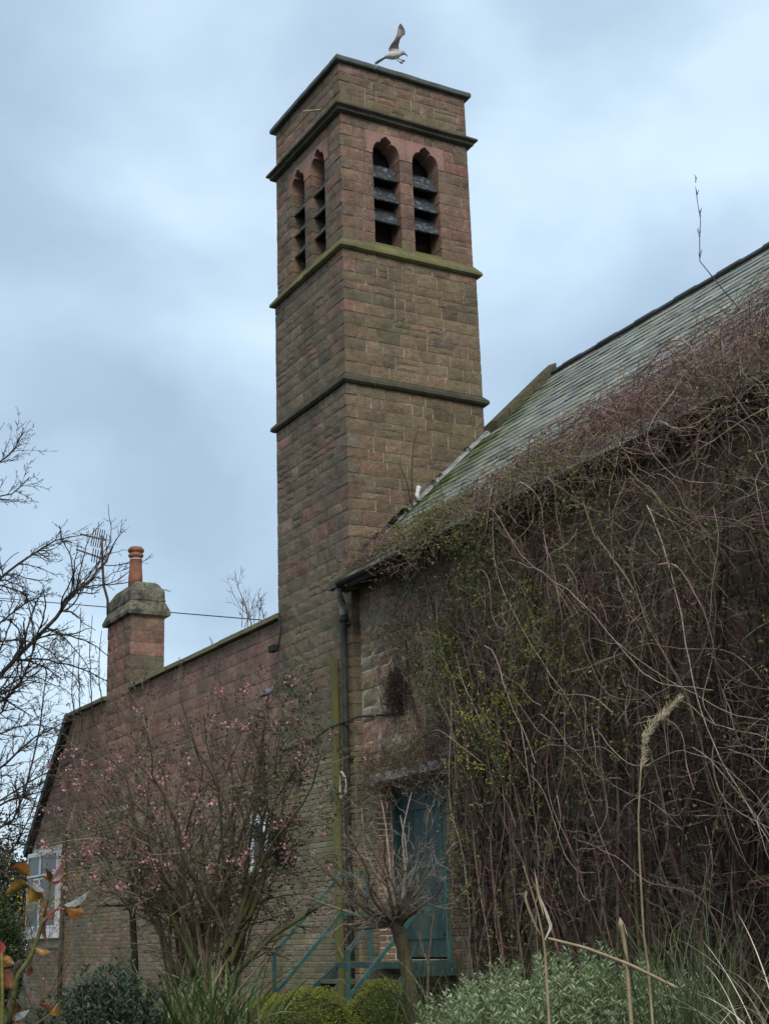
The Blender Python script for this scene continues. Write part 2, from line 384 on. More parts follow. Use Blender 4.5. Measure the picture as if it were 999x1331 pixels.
# ------------------------------------------------------------------ bell tower
ZC4, ZC3, ZC2, ZTOP = 9.62, 11.84, 14.29, 15.19
ZB = 4.15
tower = thing('bell_tower', 'tall square red sandstone bell tower with louvred twin openings', 'tower', (1.22, 1.22, 0))
IN = 0.03
holes = [(0.60, 1.09), (1.33, 1.82)]
SPR, SILL, HEADTOP = 13.60, 12.06, 14.00
core = MB()
core.box((0.008, 0.008, -0.3), (W-.008, W-.008, ZC3+.05))
core.box((IN+.008, IN+.008, HEADTOP-.01), (W-IN-.008, W-IN-.008, ZTOP-.1))
t_ = 0.33; a0 = IN+.008; a1 = W-IN-.008
for z0, z1 in ((ZC3+.051, HEADTOP-.01),):
    for u0, u1 in ((a0, holes[0][0]-.012), (holes[0][1]+.012, holes[1][0]-.012), (holes[1][1]+.012, a1)):
        core.box((u0, a0, z0), (u1, a0+t_, z1))
        core.box((a0, max(u0, a0+t_+.001), z0), (a0+t_, u1, z1)) if u1 > a0+t_ else None
    core.box((a1-t_, a0+t_+.001, z0), (a1, a1, z1)); core.box((a0+t_+.001, a1-t_, z0), (a1-t_-.001, a1, z1))
core.obj('mortar_core', 'mortar', tower)
MB().box((a0+t_+.05, a0+t_+.05, ZC3+.08), (a1-t_-.05, a1-t_-.05, HEADTOP-.03)).obj('dark_liner', 'dark', tower)  # near-black box added inside to darken the gaps behind the louvres

PAL = dict(
    top=[(.20, .140, .108), (.185, .128, .098), (.165, .128, .095), (.22, .145, .115), (.15, .125, .085)],
    bel=[(.235, .135, .108), (.21, .13, .104), (.185, .122, .098), (.155, .118, .094), (.225, .142, .115), (.20, .118, .095)],
    mid=[(.20, .142, .098), (.175, .138, .092), (.205, .150, .106), (.155, .125, .088), (.215, .126, .098), (.17, .125, .09), (.19, .135, .085)],
    low=[(.175, .130, .092), (.150, .125, .085), (.195, .132, .096), (.125, .110, .082), (.205, .120, .094), (.165, .130, .085), (.145, .12, .09)],
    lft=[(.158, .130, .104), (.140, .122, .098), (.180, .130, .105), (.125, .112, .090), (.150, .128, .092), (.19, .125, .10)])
def stone_colour(face, z):
    key = 'top' if z > ZC2 else 'bel' if z > ZC3 else 'mid' if z > ZC4 else 'low'
    pal = PAL[key]
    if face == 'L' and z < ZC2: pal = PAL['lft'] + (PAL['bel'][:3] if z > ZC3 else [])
    c = pal[rng.randint(len(pal))]
    li = 0.15
    for zz in (ZC3, ZC4, ZC2): 
        if 0.05 < z-zz < 0.5: li = 0.5
    if z < 7: li = 0.35 + 0.45*min(1, (7-z)/2.5)
    if face == 'R' and z < ZC3: li = max(li, .35)
    if rng.rand() < .07: c = (.085, .08, .066)
    elif rng.rand() < .05: c = (.27, .20, .15)
    elif rng.rand() < .06: c = (.25, .125, .10)
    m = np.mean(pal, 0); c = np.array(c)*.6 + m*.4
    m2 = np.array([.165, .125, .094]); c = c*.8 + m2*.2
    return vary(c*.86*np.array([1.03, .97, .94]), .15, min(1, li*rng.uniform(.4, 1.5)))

st = Pieces()
def tower_courses(z0, z1, hmin, hmax, inset, smooth_head=False):
    k = rng.randint(2)
    for (v0, v1) in courses(z0, z1, hmin, hmax):
        k += 1; zc = (v0+v1)/2
        hz = [h for h in holes if v0 < HEADTOP-.02 and v1 > SILL+.02 and inset > 0]
        head = v1 > SPR+.02 and inset > 0 and v0 < HEADTOP-.02
        for face, F0 in (('R', FR), ('L', FL)):
            F = (F0[0] - F0[2]*inset, F0[1], F0[2])
            own = (k % 2 == 0) == (face == 'R')
            qd = 0.2
            j = 0.006
            s0 = inset - .009 if own else inset + qd + .004
            s1 = W - inset
            ql = rng.uniform(.36, .52) if own else None
            spans = []
            if own: spans.append((s0, s0+ql, True)); s0 = s0+ql
            ex = [(holes[0][0]-.12, holes[1][1]+.12)] if head else hz
            for a, b in subtract((s0, s1), ex):
                for c_, d_ in fill_course(a, b, .17, .54): spans.append((c_, d_, False))
            for a, b, quoin in spans:
                near = any(abs(a-h[1]) < .01 or abs(b-h[0]) < .01 for h in hz)
                parts = [(v0, v1)]
                if not quoin and not near and v1-v0 > .2 and rng.rand() < .22:
                    m = v0 + (v1-v0)*rng.uniform(.4, .6); parts = [(v0, m), (m, v1)]
                for p0, p1 in parts:
                    mb = MB(); dp = qd if quoin else (.335 if near else .07)
                    ja = 0 if (near and any(abs(a-h[1]) < .01 for h in hz)) or quoin else j
                    jb = 0 if (near and any(abs(b-h[0]) < .01 for h in hz)) or b > s1-.001 else j
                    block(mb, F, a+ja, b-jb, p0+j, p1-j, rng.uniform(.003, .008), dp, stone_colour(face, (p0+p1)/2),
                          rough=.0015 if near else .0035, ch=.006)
                    st.put(mb)
tower_courses(ZB, ZC4-.06, .14, .25, 0)
tower_courses(ZC4+.10, ZC3-.06, .13, .24, 0)
tower_courses(ZC3+.14, SPR, .17, .26, IN)
tower_courses(SPR, HEADTOP, .19, .21, IN)
tower_courses(HEADTOP, ZC2-.10, .17, .19, IN)
tower_courses(ZC2+.05, ZTOP-.09, .17, .25, IN)
st.emit('stone', 'small_stones', 'stone', tower, 300)

# carved heads over the twin openings and the louvres inside
def head_outline(u0, u1, a, b, z0, z1):
    """one head stone from u0..u1 with the cusped top of an opening a..b cut in its underside"""
    m = (a+b)/2; h = (b-a)/2; pts = [(u0, z0), (a, z0)]
    for i in range(7):                                   # rounded shoulder
        an = math.pi - i*math.pi/12
        pts.append((m - .115 + (h-.115)*math.cos(an), z0 + .03 + .20*math.sin(an)))
    pts += [(m-.10, z0+.235), (m-.10, z0+.275), (m, z0+.355), (m+.10, z0+.275), (m+.10, z0+.235)]
    for i in range(7):
        an = math.pi/2 - i*math.pi/12
        pts.append((m + .115 + (h-.115)*math.cos(an), z0 + .03 + .20*math.sin(an)))
    pts += [(b, z0), (u1, z0), (u1, z1), (u0, z1)]
    return pts
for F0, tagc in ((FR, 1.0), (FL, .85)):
    F = (F0[0] - F0[2]*IN, F0[1], F0[2])
    mid_ = (holes[0][1]+holes[1][0])/2
    for (u0, u1), (a, b) in (((holes[0][0]-.115, mid_-.004), holes[0]), ((mid_+.004, holes[1][1]+.115), holes[1])):
        mb = MB(); P2 = head_outline(u0, u1, a, b, SPR+.004, HEADTOP-.004)
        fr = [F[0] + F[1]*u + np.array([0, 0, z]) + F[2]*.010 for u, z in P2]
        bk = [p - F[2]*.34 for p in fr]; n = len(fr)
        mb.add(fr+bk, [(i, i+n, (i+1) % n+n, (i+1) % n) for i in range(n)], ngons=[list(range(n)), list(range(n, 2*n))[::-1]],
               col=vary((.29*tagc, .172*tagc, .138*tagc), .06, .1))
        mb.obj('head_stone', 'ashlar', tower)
        for k in range(4):                                # sloping louvre slabs, the lowest mostly hidden by the sill
            zb = 13.21 - .385*k; L_ = .36
            e0 = .015 if k < 3 else -.10
            lo = F[0] + F[2]*(e0-.065) + np.array([0, 0, zb if k < 3 else 12.02]); hi_ = lo - F[2]*.20 + np.array([0, 0, .34 if k < 3 else .16])
            nn = np.cross(F[1], hi_-lo); nn = nn/np.linalg.norm(nn)*.013
            A = F[1]*(a-.004+.01); B = F[1]*(b+.004-.01)
            lv = MB().hexa([lo+A-nn, lo+B-nn, lo+B+nn, lo+A+nn, hi_+A-nn, hi_+B-nn, hi_+B+nn, hi_+A+nn])
            lv.obj('louvre', 'louvre', tower)
        sl_ = MB(); z0 = SILL-.03
        A, B = F[1]*(a+.002), F[1]*(b-.002); f_ = F[0]+F[2]*(-.0); k_ = F[0]-F[2]*.30
        zz = lambda q: np.array([0, 0, q])
        sl_.hexa([f_+A+zz(z0-.12), f_+B+zz(z0-.12), k_+B+zz(z0-.12), k_+A+zz(z0-.12), f_+A+zz(z0), f_+B+zz(z0), k_+B+zz(z0+.12), k_+A+zz(z0+.12)],
                 col=(.15, .14, .06, 1))
        sl_.obj('sill', 'trim', tower)

def ring_course(name, prof, col, mat, parent, inset=0.0, blocks=4):
    """moulded band running round the tower, cut into stones; prof = (projection, z)"""
    corners = [(0, 0), (W, 0), (W, W), (0, W)]; sg = [(-1, -1), (1, -1), (1, 1), (-1, 1)]; nr = [(0, -1), (1, 0), (0, 1), (-1, 0)]
    for c in range(4):
        c2 = (c+1) % 4; cut = [0]+[(k+rng.uniform(-.2, .2))/blocks for k in range(1, blocks)]+[1]
        for b in range(blocks):
            f0, f1 = cut[b]+(.0018 if b else 0), cut[b+1]-(.0018 if b < blocks-1 else 0); rings = []; off = rng.uniform(-.004, .004, 2); cc = vary(col[:3], .16, col[3]*rng.uniform(.6, 1.1))
            for f in np.linspace(f0, f1, 6):
                r = []; wob = rng.uniform(-.004, .004, 2)
                for (o_, z) in prof:
                    o2 = o_ - inset
                    A = np.array([corners[c][0]+sg[c][0]*o2, corners[c][1]+sg[c][1]*o2]); B = np.array([corners[c2][0]+sg[c2][0]*o2, corners[c2][1]+sg[c2][1]*o2])
                    p = A + (B-A)*f; k = 1 if (o_ > .01 and 0 < f < 1) else 0
                    p = p + np.array(nr[c], float)*(off[0]+wob[0])*k
                    r.append((p[0], p[1], z + (off[1]+wob[1])*k))
                rings.append(r)
            MB().rings(rings, cc).obj(name, mat, parent)
ring_course('coping', [(-.30, ZTOP+.0), (.045, ZTOP), (.055, ZTOP-.02), (.055, ZTOP-.075), (.045, ZTOP-.09), (-.30, ZTOP-.09)], (1, 1, 1, 0), 'coping', tower, blocks=3)
ring_course('cornice', [(-.06, ZC2+.06), (0.0, ZC2+.055), (.105, ZC2+.005), (.11, ZC2-.03), (.06, ZC2-.06), (.055, ZC2-.10), (.0, ZC2-.12), (-.06, ZC2-.12)], (.055, .05, .042, .22), 'trim', tower)
ring_course('string_course', [(-.06, ZC3+.15), (-.025, ZC3+.145), (.075, ZC3+.01), (.08, ZC3-.035), (.035, ZC3-.06), (.0, ZC3-.06), (-.04, ZC3-.06)], (.12, .108, .06, .8), 'trim', tower)
ring_course('string_course', [(-.06, ZC4+.105), (0.0, ZC4+.10), (.075, ZC4+.02), (.08, ZC4-.03), (.045, ZC4-.06), (.0, ZC4-.065), (-.04, ZC4-.065)], (.06, .053, .042, .16), 'trim', tower)
# flat roof inside the parapet
MB().box((.25, .25, ZTOP-.12), (W-.25, W-.25, ZTOP-.05)).obj('roof', 'lead', tower)
# small spout on the garden face, old rope of cable at the far edge
MB().tube([(-.0, .62, 14.55), (-.10, .64, 14.52), (-.30, .68, 14.47)], .018, 6, (.30, .26, .2, 0)).obj('spout', 'timber', tower, True)

# brick base of the tower
BRP = [(.175, .150, .098), (.155, .138, .088), (.19, .158, .11), (.13, .115, .078), (.165, .125, .09), (.20, .17, .125), (.15, .10, .078)]
BRR = [(.18, .105, .08), (.155, .09, .07), (.13, .085, .066), (.17, .12, .085), (.11, .08, .064), (.20, .125, .09)]
def brick_face(parent, F, u0, u1, z0, z1, pal, ex=(), li=.6, limit=300, name='brick', minpx=30):
    P_ = Pieces(); h = .076; n = int((z1-z0)/h); h = (z1-z0)/n
    for i in range(n):
        v0, v1 = z0+i*h, z0+(i+1)*h
        hs = [(a, b) for a, b, c, d in ex if v1 > c+.01 and v0 < d-.01]
        for s0, s1 in subtract((u0, u1), hs):
            x = s0 - (0.1175 if i % 2 else 0)
            while x < s1:
                a, b = max(x, s0), min(x+.235, s1); x += .235
                if b-a < .04: continue
                mb = MB()
                block(mb, F, a+.005, b-.005, v0+.005, v1-.005, rng.uniform(.002, .009), .05,
                      vary(np.array(pal[rng.randint(len(pal))])*1.3, .18, min(1, li*rng.uniform(.3, 1.5))), rough=.002, ch=.006, full=False)
                P_.put(mb)
    P_.emit(name, 'small_bricks', 'brick', parent, limit, minpx=minpx)
brick_face(tower, FL, 0.0, W, 0.2, ZB, BRP, li=.85, limit=150)

brick_face(tower, FR, 0.0, .13, 0.2, ZB, BRP, li=.85, limit=40)
# ------------------------------------------------------------------ church hall with its slate roof
hall = thing('church_hall', 'stone hall with steep green-grey slate roof, its wall hidden by climbers', 'building', (3.7, -6, 0))
HX = 0.12; EAVE_X, EAVE_Z = -0.30, 6.44; RX, RZ = 3.67, 10.27; SL = (RZ-EAVE_Z)/(RX-EAVE_X); HL = -13.0
FH = (np.array([HX, 0, 0]), np.array([0, -1., 0]), np.array([-1., 0, 0]))      # u runs towards the camera
DO = (0.33, 2.13, 1.30, 3.60)                                                  # door opening u0,u1,z0,z1
hc = MB()
xi, zi = HX+.008, EAVE_Z-.02+SL*(HX-EAVE_X)-.15
def prism_y(mb, prof, y0, y1, col=(1, 1, 1, 0)):
    n = len(prof); v = [(x, y0, z) for x, z in prof] + [(x, y1, z) for x, z in prof]
    mb.add(v, [(i, (i+1) % n, (i+1) % n+n, i+n) for i in range(n)], ngons=[list(range(n))[::-1], list(range(n, 2*n))], col=col)
bk = 2*RX
prism_y(hc, [(xi, -.3), (xi+.3, -.3), (xi+.3, zi), (xi, zi)], -DO[1], HL)
prism_y(hc, [(xi, -.3), (xi+.3, -.3), (xi+.3, zi), (xi, zi)], -.002, -DO[0])
prism_y(hc, [(xi, DO[3]), (xi+.3, DO[3]), (xi+.3, zi), (xi, zi)], -DO[0], -DO[1])
prism_y(hc, [(xi, -.3), (xi+.3, -.3), (xi+.3, DO[2]), (xi, DO[2])], -DO[0], -DO[1])
prism_y(hc, [(xi+.301, -.3), (bk-xi, -.3), (bk-xi, zi), (RX, RZ-.2), (xi+.301, zi)], -.30, -.004)        # gable ends
prism_y(hc, [(xi+.301, -.3), (bk-xi, -.3), (bk-xi, zi), (RX, RZ-.2), (xi+.301, zi)], HL, HL+.3)
prism_y(hc, [(bk-xi-.3, -.3), (bk-xi, -.3), (bk-xi, zi), (bk-xi-.3, zi)], -.301, HL+.301)
hc.obj('wall', 'mortar', hall)
hs = Pieces()
for (v0, v1) in courses(3.95, 6.58, .16, .30):
    for a, b in subtract((0.0, -HL), []):
        for c_, d_ in fill_course(a, b, .2, .58):
            mb = MB(); pal = PAL['low'] + PAL['lft'][:3] + [(.19, .165, .115), (.2, .125, .105)]
            block(mb, FH, c_+.007, d_-.007, v0+.007, v1-.007, rng.uniform(.0, .022), .07, vary(np.array(pal[rng.randint(len(pal))])*np.array([1.75, 1.6, 1.5]), .16, rng.uniform(.1, .8)), rough=.009, ch=.018)
            hs.put(mb)
hs.emit('stone', 'small_stones', 'stone', hall, 200, minpx=60)
brick_face(hall, FH, 0.0, -HL, 0.2, 3.95, BRP[:3]+BRR, ex=[(DO[0], DO[1], DO[2]-.1, 3.95 if False else DO[3]+.0), (.22, DO[1]+.1, DO[3], DO[3]+.125)], li=.5, limit=150)
# lintel, door
MB().box((HX-.03, -DO[1]-.09, DO[3]+.005), (HX+.2, -.24, DO[3]+.12), (.62, .61, .58, 0)).obj('lintel', 'render', hall)
DX = HX+.30
door = MB().box((DX+.03, -DO[1]+.07, DO[2]+.02), (DX+.06, -DO[0]-.10, DO[3]-.08)).obj('door', 'teal', hall)
n = 9; wd = (DO[1]-DO[0]-.17)/n
for i in range(n):
    y0 = -DO[1]+.07+i*wd
    MB().box((DX+.008-.004*(i % 2), y0+.006, DO[2]+.03), (DX+.029, y0+wd-.006, DO[3]-.09)).obj('board', 'teal', door)
for z in (DO[2]+.25, DO[2]+1.15, DO[2]+1.9):
    MB().box((DX-.014, -DO[1]+.08, z), (DX+.003, -DO[0]-.11, z+.10)).obj('ledge', 'teal', door)
MB().tube([(DX, -1.55, DO[2]+1.0), (DX-.05, -1.55, DO[2]+1.0), (DX-.055, -1.65, DO[2]+1.0)], .011, 6, (.05, .05, .05, 0)).obj('handle', 'iron', door)
for z in (DO[2]+.30, DO[2]+1.95):
    MB().box((DX-.022, -DO[1]+.07, z-.02), (DX-.015, -DO[1]+.65, z+.025), (.03, .028, .026, 0)).obj('hinge', 'iron', door)
fm = MB()
fm.box((DX-.05, -DO[1], DO[2]), (DX+.07, -DO[1]+.065, DO[3])); fm.box((DX-.05, -DO[0]-.095, DO[2]), (DX+.07, -DO[0], DO[3]))
fm.box((DX-.05, -DO[1]+.066, DO[3]-.075), (DX+.07, -DO[0]-.096, DO[3])); fm.obj('door_frame', 'teal', hall)
FJ = (np.array([HX, -DO[0], 0]), np.array([1., 0, 0]), np.array([0, -1., 0]))
brick_face(hall, FJ, 0.0, .245, DO[2], DO[3], BRR, li=.15, limit=60, minpx=30)
# kneeler stone at the foot of the gable
kn = MB(); prism_y(kn, [(-.36, 6.33), (-.36, 6.44), (.25, 6.98), (.25, 6.45), (-.05, 6.33)], -.34, -.005 + .03, (.10, .09, .065, .25)); kn.obj('kneeler', 'trim', hall)

# slates
roof = MB()
prism_y(roof, [(EAVE_X+.05, EAVE_Z-.06), (RX, RZ-.06), (2*RX-EAVE_X-.05, EAVE_Z-.06), (2*RX-EAVE_X-.05, EAVE_Z-.14), (RX, RZ-.14), (EAVE_X+.05, EAVE_Z-.14)], -.02, HL-.1)
roof = roof.obj('roof', 'dark', hall)
sdir = np.array([RX-EAVE_X, 0, RZ-EAVE_Z]); slen = np.linalg.norm(sdir); sdir /= slen; snor = np.array([-sdir[2], 0, sdir[0]])
SP = [tuple(1.45*np.array(q)*[.97, .93, .88]) for q in [(.150, .168, .145), (.125, .145, .138), (.175, .192, .170), (.105, .118, .115), (.160, .170, .160), (.185, .195, .165), (.14, .15, .145)]]
GA = .205; ncs = int(slen/GA); sp = Pieces(); ybase = -.10
for side in (0, 1):
    for i in range(ncs):
        s0 = i*slen/ncs; y = ybase - (.16 if i % 2 else 0); first = True
        while y > HL:
            w = rng.uniform(.27, .36)
            if first: y = ybase; first = False; w = .16 if i % 2 else .32
            y2 = max(y-w, HL); mb = MB()
            l0 = s0 + rng.uniform(-.008, .008); l1 = min(s0+GA*2.1, slen); hb = .026+rng.uniform(-.003, .006); ht = .004
            if rng.rand() < .012: l0 -= rng.uniform(.02, .07)
            mossy = np.clip(1.25-(-y-.1)/1.0, 0, 1) if side == 0 and s0 < slen*.86 else 0.12
            c = vary(SP[rng.randint(len(SP))], .16, min(1, max(mossy, .16*rng.rand())))
            e3 = np.array([EAVE_X, 0, EAVE_Z])
            P4 = []
            for (l, h) in ((l0, hb), (l1, ht)):
                for yy in (y-.004, y2+.004):
                    for dh in (0, .009): P4.append(e3 + sdir*l + snor*(h+dh-.045) + np.array([0, yy, 0]))
            a, b, c1, d1, e1, f1, g1, h1 = P4
            v8 = [a, c1, d1, b, e1, g1, h1, f1]
            if side: v8 = [np.array([2*RX-p[0], p[1], p[2]]) for p in v8]
            mb.hexa(v8, c); y = y2
            if side == 0: sp.put(mb)
            else: sp.items.append((-2, mb))
sp.emit('slate', 'small_slates', 'slate', roof, 300)
for i in range(29):                                       # ridge tiles
    y0 = -.20 - i*.45; mb = MB(); pr = []
    for k in range(7):
        an = math.pi*(k/6); pr.append((RX - .13*math.cos(an), RZ - .085 + .075*math.sin(an)**.8 + .012*(i % 2)))
    pr += [(RX+.11, RZ-.105), (RX-.11, RZ-.105)]
    prism_y(mb, pr, y0+.002, y0-.448, (.05, .055, .062, .1)); mb.obj('ridge_tile', 'slate', roof)
# gable coping beside the tower
for i in range(5):
    x0, x1 = W+.02+i*(RX-W)/5, W+.02+(i+1)*(RX-W)/5-.012; mb = MB(); v = []
    for x in (x0, min(x1, RX)):
        z = EAVE_Z+SL*(x-EAVE_X)
        for y, h in ((-.34, -.03), (.06, -.03), (.06, .10), (-.14, .135), (-.34, .10)): v.append((x, y, z+h+.02))
    mb.add(v, [(k, (k+1) % 5, (k+1) % 5+5, k+5) for k in range(5)], ngons=[[4, 3, 2, 1, 0], [5, 6, 7, 8, 9]], col=vary((.065, .06, .042), .2, .35))
    mb.obj('gable_coping', 'trim', hall)
# lead flashing where the slope meets the tower
n = 9
for i in range(n):
    x0, x1 = .02+i*(W-.02)/n, .02+(i+1)*(W-.02)/n+.03; z0, z1 = EAVE_Z+SL*(x0-EAVE_X), EAVE_Z+SL*(x1-EAVE_X); k = .004*(i % 2); lift = rng.uniform(.0, .02)
    mb = MB().hexa([(x0, -.11, z0-.012+k), (x0, -.018, z0-.01+k), (x0, -.018, z0+.05+k+lift), (x0, -.08, z0+.022+k),
                    (x1, -.11, z1-.012+k), (x1, -.018, z1-.01+k), (x1, -.018, z1+.05+k+lift), (x1, -.08, z1+.022+k)])
    mb.obj('flashing', 'lead', hall)
def roofpt(x, y, h=0.0): return np.array([x, y, EAVE_Z+SL*(x-EAVE_X)]) + snor*h
vp = MB().tube([roofpt(1.12, -.12, .0), roofpt(1.13, -.12, .06)+[0, 0, .03], roofpt(1.17, -.12, .06)+[0, 0, .13]], .036, 8, (.62, .62, .62, 0)).obj('vent_pipe', 'iron', hall, True)
# gutter and downpipe
gt = MB(); rr = []
for y in np.linspace(-.30, HL, 30):
    an = np.linspace(math.pi, 2*math.pi, 8); ring = [(EAVE_X-.06+.06*math.cos(a), y, EAVE_Z-.07+.06*math.sin(a)) for a in an] + [(EAVE_X-.06+.05*math.cos(a), y, EAVE_Z-.07+.05*math.sin(a)) for a in an[::-1]]
    rr.append(ring)
gt.rings(rr, (.022, .022, .019, 0)); gt.obj('gutter', 'iron', hall)
px, py = -.075, .12
dp = MB(); dp.tube([(px, py, .35), (px, py, 2), (px, py, 4), (px, py, 6.02)], .048, 10, (.028, .03, .024, 0)); dp = dp.obj('drainpipe', 'iron', hall, True)
MB().tube([(px, py, 5.98), (px, py, 6.08), (px-.02, py-.03, 6.16), (px-.12, py-.14, 6.24), (px-.2, py-.24, 6.30), (px-.21, py-.28, 6.37)], .052, 10, (.30, .32, .33, 0)).obj('bend', 'iron', dp, True)
for z in (2.05, 4.08, 5.97):
    MB().tube([(px, py, z-.05), (px, py, z-.045), (px, py, z+.045), (px, py, z+.05)], [.05, .062, .062, .05], 10, (.05, .055, .04, 0)).obj('collar', 'iron', dp, True)
    MB().box((px+.03, py-.11, z-.10), (HX+.02 if False else .0, py+.11, z-.06), (.05, .05, .04, 0)).obj('bracket', 'iron', dp)

# ------------------------------------------------------------------ annex wall, chimney
annex = thing('annex', 'long low red stone annex with flat coping and sloping far end', 'building', (3, 9, 0))
AXX = 0.08; FA = (np.array([AXX, 0, 0]), np.array([0, 1., 0]), np.array([-1., 0, 0]))
AT, AY1, AY2, AE = 6.45, 13.32, 16.15, 3.75
A0 = W+.005
ac = MB()
pr = [(A0, -.3), (A0, AT), (AY1, AT), (AY2, AE), (AY2, -.3)]
v = [(AXX+.008, y, z) for y, z in pr] + [(6.0, y, z-(.0)) for y, z in pr]
ac.add(v, [(i, i+5, (i+1) % 5+5, (i+1) % 5) for i in range(5)], ngons=[[0, 1, 2, 3, 4], [9, 8, 7, 6, 5]])
ac.obj('wall', 'mortar', annex)
CH0, CH1, CX0, CX1 = 9.5, 10.92, .05, .77
wins = [(13.62, 16.05, 1.78, 3.70), (2.98, 3.78, 2.62, 3.50)]
as_ = Pieces()
RP = [(.215, .120, .097), (.195, .113, .091), (.172, .108, .088), (.23, .127, .10), (.15, .10, .082), (.205, .125, .097)]
for (v0, v1) in courses(ZB, AT-.02, .15, .26):
    lim = min(AY1, AY1 + (AT-v1)*(AY2-AY1)/(AT-AE)) if v1 <= AT else AY1
    lim = AY1 + max(0, AT-v1)*(AY2-AY1)/(AT-AE)
    for s0, s1 in subtract((A0+.01, lim-.02), [(CH0, CH1)]):
        for a, b in fill_course(s0, s1, .25, .6):
            mb = MB(); f = 1.0 if a > 3.6 else .9
            block(mb, FA, a+.005, b-.005, v0+.005, v1-.005, rng.uniform(.003, .012), .06, vary(RP[rng.randint(len(RP))], .12, .2*rng.rand()), rough=.0025, ch=.005)
            as_.put(mb)
as_.emit('stone', 'small_stones', 'stone', annex, 300, minpx=40)
brick_face(annex, FA, A0+.01, AY2-.02, .2, ZB, BRR+BRP[3:5], ex=[(a, b, c-.12, d+.02) for a, b, c, d in wins] + [(15.78, 16.2, 3.6, 4.2)], li=.55, limit=150)
# parapet coping
def coping_run(y0, y1, n):
    for i in range(n):
        a, b = y0+(y1-y0)*i/n, y0+(y1-y0)*(i+1)/n-.008; k = rng.uniform(-.006, .006)
        MB().hexa([(-.03, a, AT+.01+k), (.45, a, AT+.01+k), (.45, b, AT+.01+k), (-.03, b, AT+.01+k), (-.02, a, AT+.09+k), (.42, a, AT+.16+k), (.42, b, AT+.16+k), (-.02, b, AT+.09+k)],
                  vary((.135, .125, .095), .15, .75)).obj('coping', 'trim', annex)
coping_run(A0+.01, CH0-.01, 12); coping_run(CH1+.01, AY1+.05, 4)
# dark verge down the sloping end
sl2 = np.array([0, AY2-AY1, AE-AT]); sl2 /= np.linalg.norm(sl2); nn2 = np.array([0, -sl2[2], sl2[1]])
p0, p1 = np.array([0, AY1, AT]), np.array([0, AY2+.10, AE-.10])
vg = MB(); vv = []
for p in (p0, p1):
    for x, h in ((-.07, -.06), (6.05, -.06), (6.05, .10), (-.07, .10)): vv.append(p + np.array([x, 0, 0]) + nn2*h)
vg.hexa([vv[0], vv[1], vv[2], vv[3], vv[4], vv[5], vv[6], vv[7]], (.025, .025, .027, .0)); vg.obj('verge', 'slate', annex)
# chimney
ch = MB().box((CX0+.01, CH0+.01, AT-.5), (CX1-.01, CH1-.01, 8.02)).obj('chimney', 'mortar', annex)
for F, u1_, key in (((np.array([CX0, CH0, 0]), np.array([1., 0, 0]), np.array([0, -1., 0])), CX1-CX0, 0), ((np.array([CX0, CH0, 0]), np.array([0, 1., 0]), np.array([-1., 0, 0])), CH1-CH0, 1)):
    zs0 = 6.62 if key == 0 else ZB+.1
    crs = courses(zs0, 8.0, .22, .32)
    for i, (v0, v1) in enumerate(crs):
        for a, b in fill_course(0, u1_, .24, .55):
            mb = MB(); dark = key == 0 and v1 < 7.3
            block(mb, F, a+.005, b-.005, v0+.005, v1-.005, rng.uniform(.006, .014), .03, vary((.105, .088, .068) if dark else RP[rng.randint(len(RP))], .14, .35 if dark else .15), rough=.006)
            mb.obj('stone', 'stone', ch)
cp = MB(); rg = []
for o_, z in ((0.0, 7.99), (.09, 8.0), (.10, 8.07), (.0, 8.30), (.015, 8.31), (.015, 8.335), (.0, 8.34), (-.005, 8.52), (-.12, 8.70), (-.2, 8.735)):
    rg.append([(CX0-o_, CH0-o_, z), (CX1+o_, CH0-o_, z), (CX1+o_, CH1+o_, z), (CX0-o_, CH1+o_, z)])
cp.rings(rg, (.15, .138, .11, .3)); cp.obj('chimney_cap', 'cap', ch)
pc = np.array([.36, 10.15]); rg = []
prof = [(.15, 8.70), (.145, 8.95), (.13, 9.15), (.125, 9.36), (.155, 9.375), (.16, 9.42), (.135, 9.435), (.13, 9.47), (.165, 9.48), (.17, 9.53), (.12, 9.58), (.05, 9.60)]
for r_, z in prof: rg.append([(pc[0]+r_*math.cos(a), pc[1]+r_*math.sin(a), z) for a in np.arange(16)*math.pi/8])
MB().rings(rg).obj('chimney_pot', 'terracotta', ch, True)
MB().rings([[(pc[0]+r_*math.cos(a), pc[1]+r_*math.sin(a), z) for a in np.arange(16)*math.pi/8] for r_, z in ((.124, 9.31), (.128, 9.312), (.128, 9.325), (.124, 9.327))]).obj('white_band', 'white', ch)
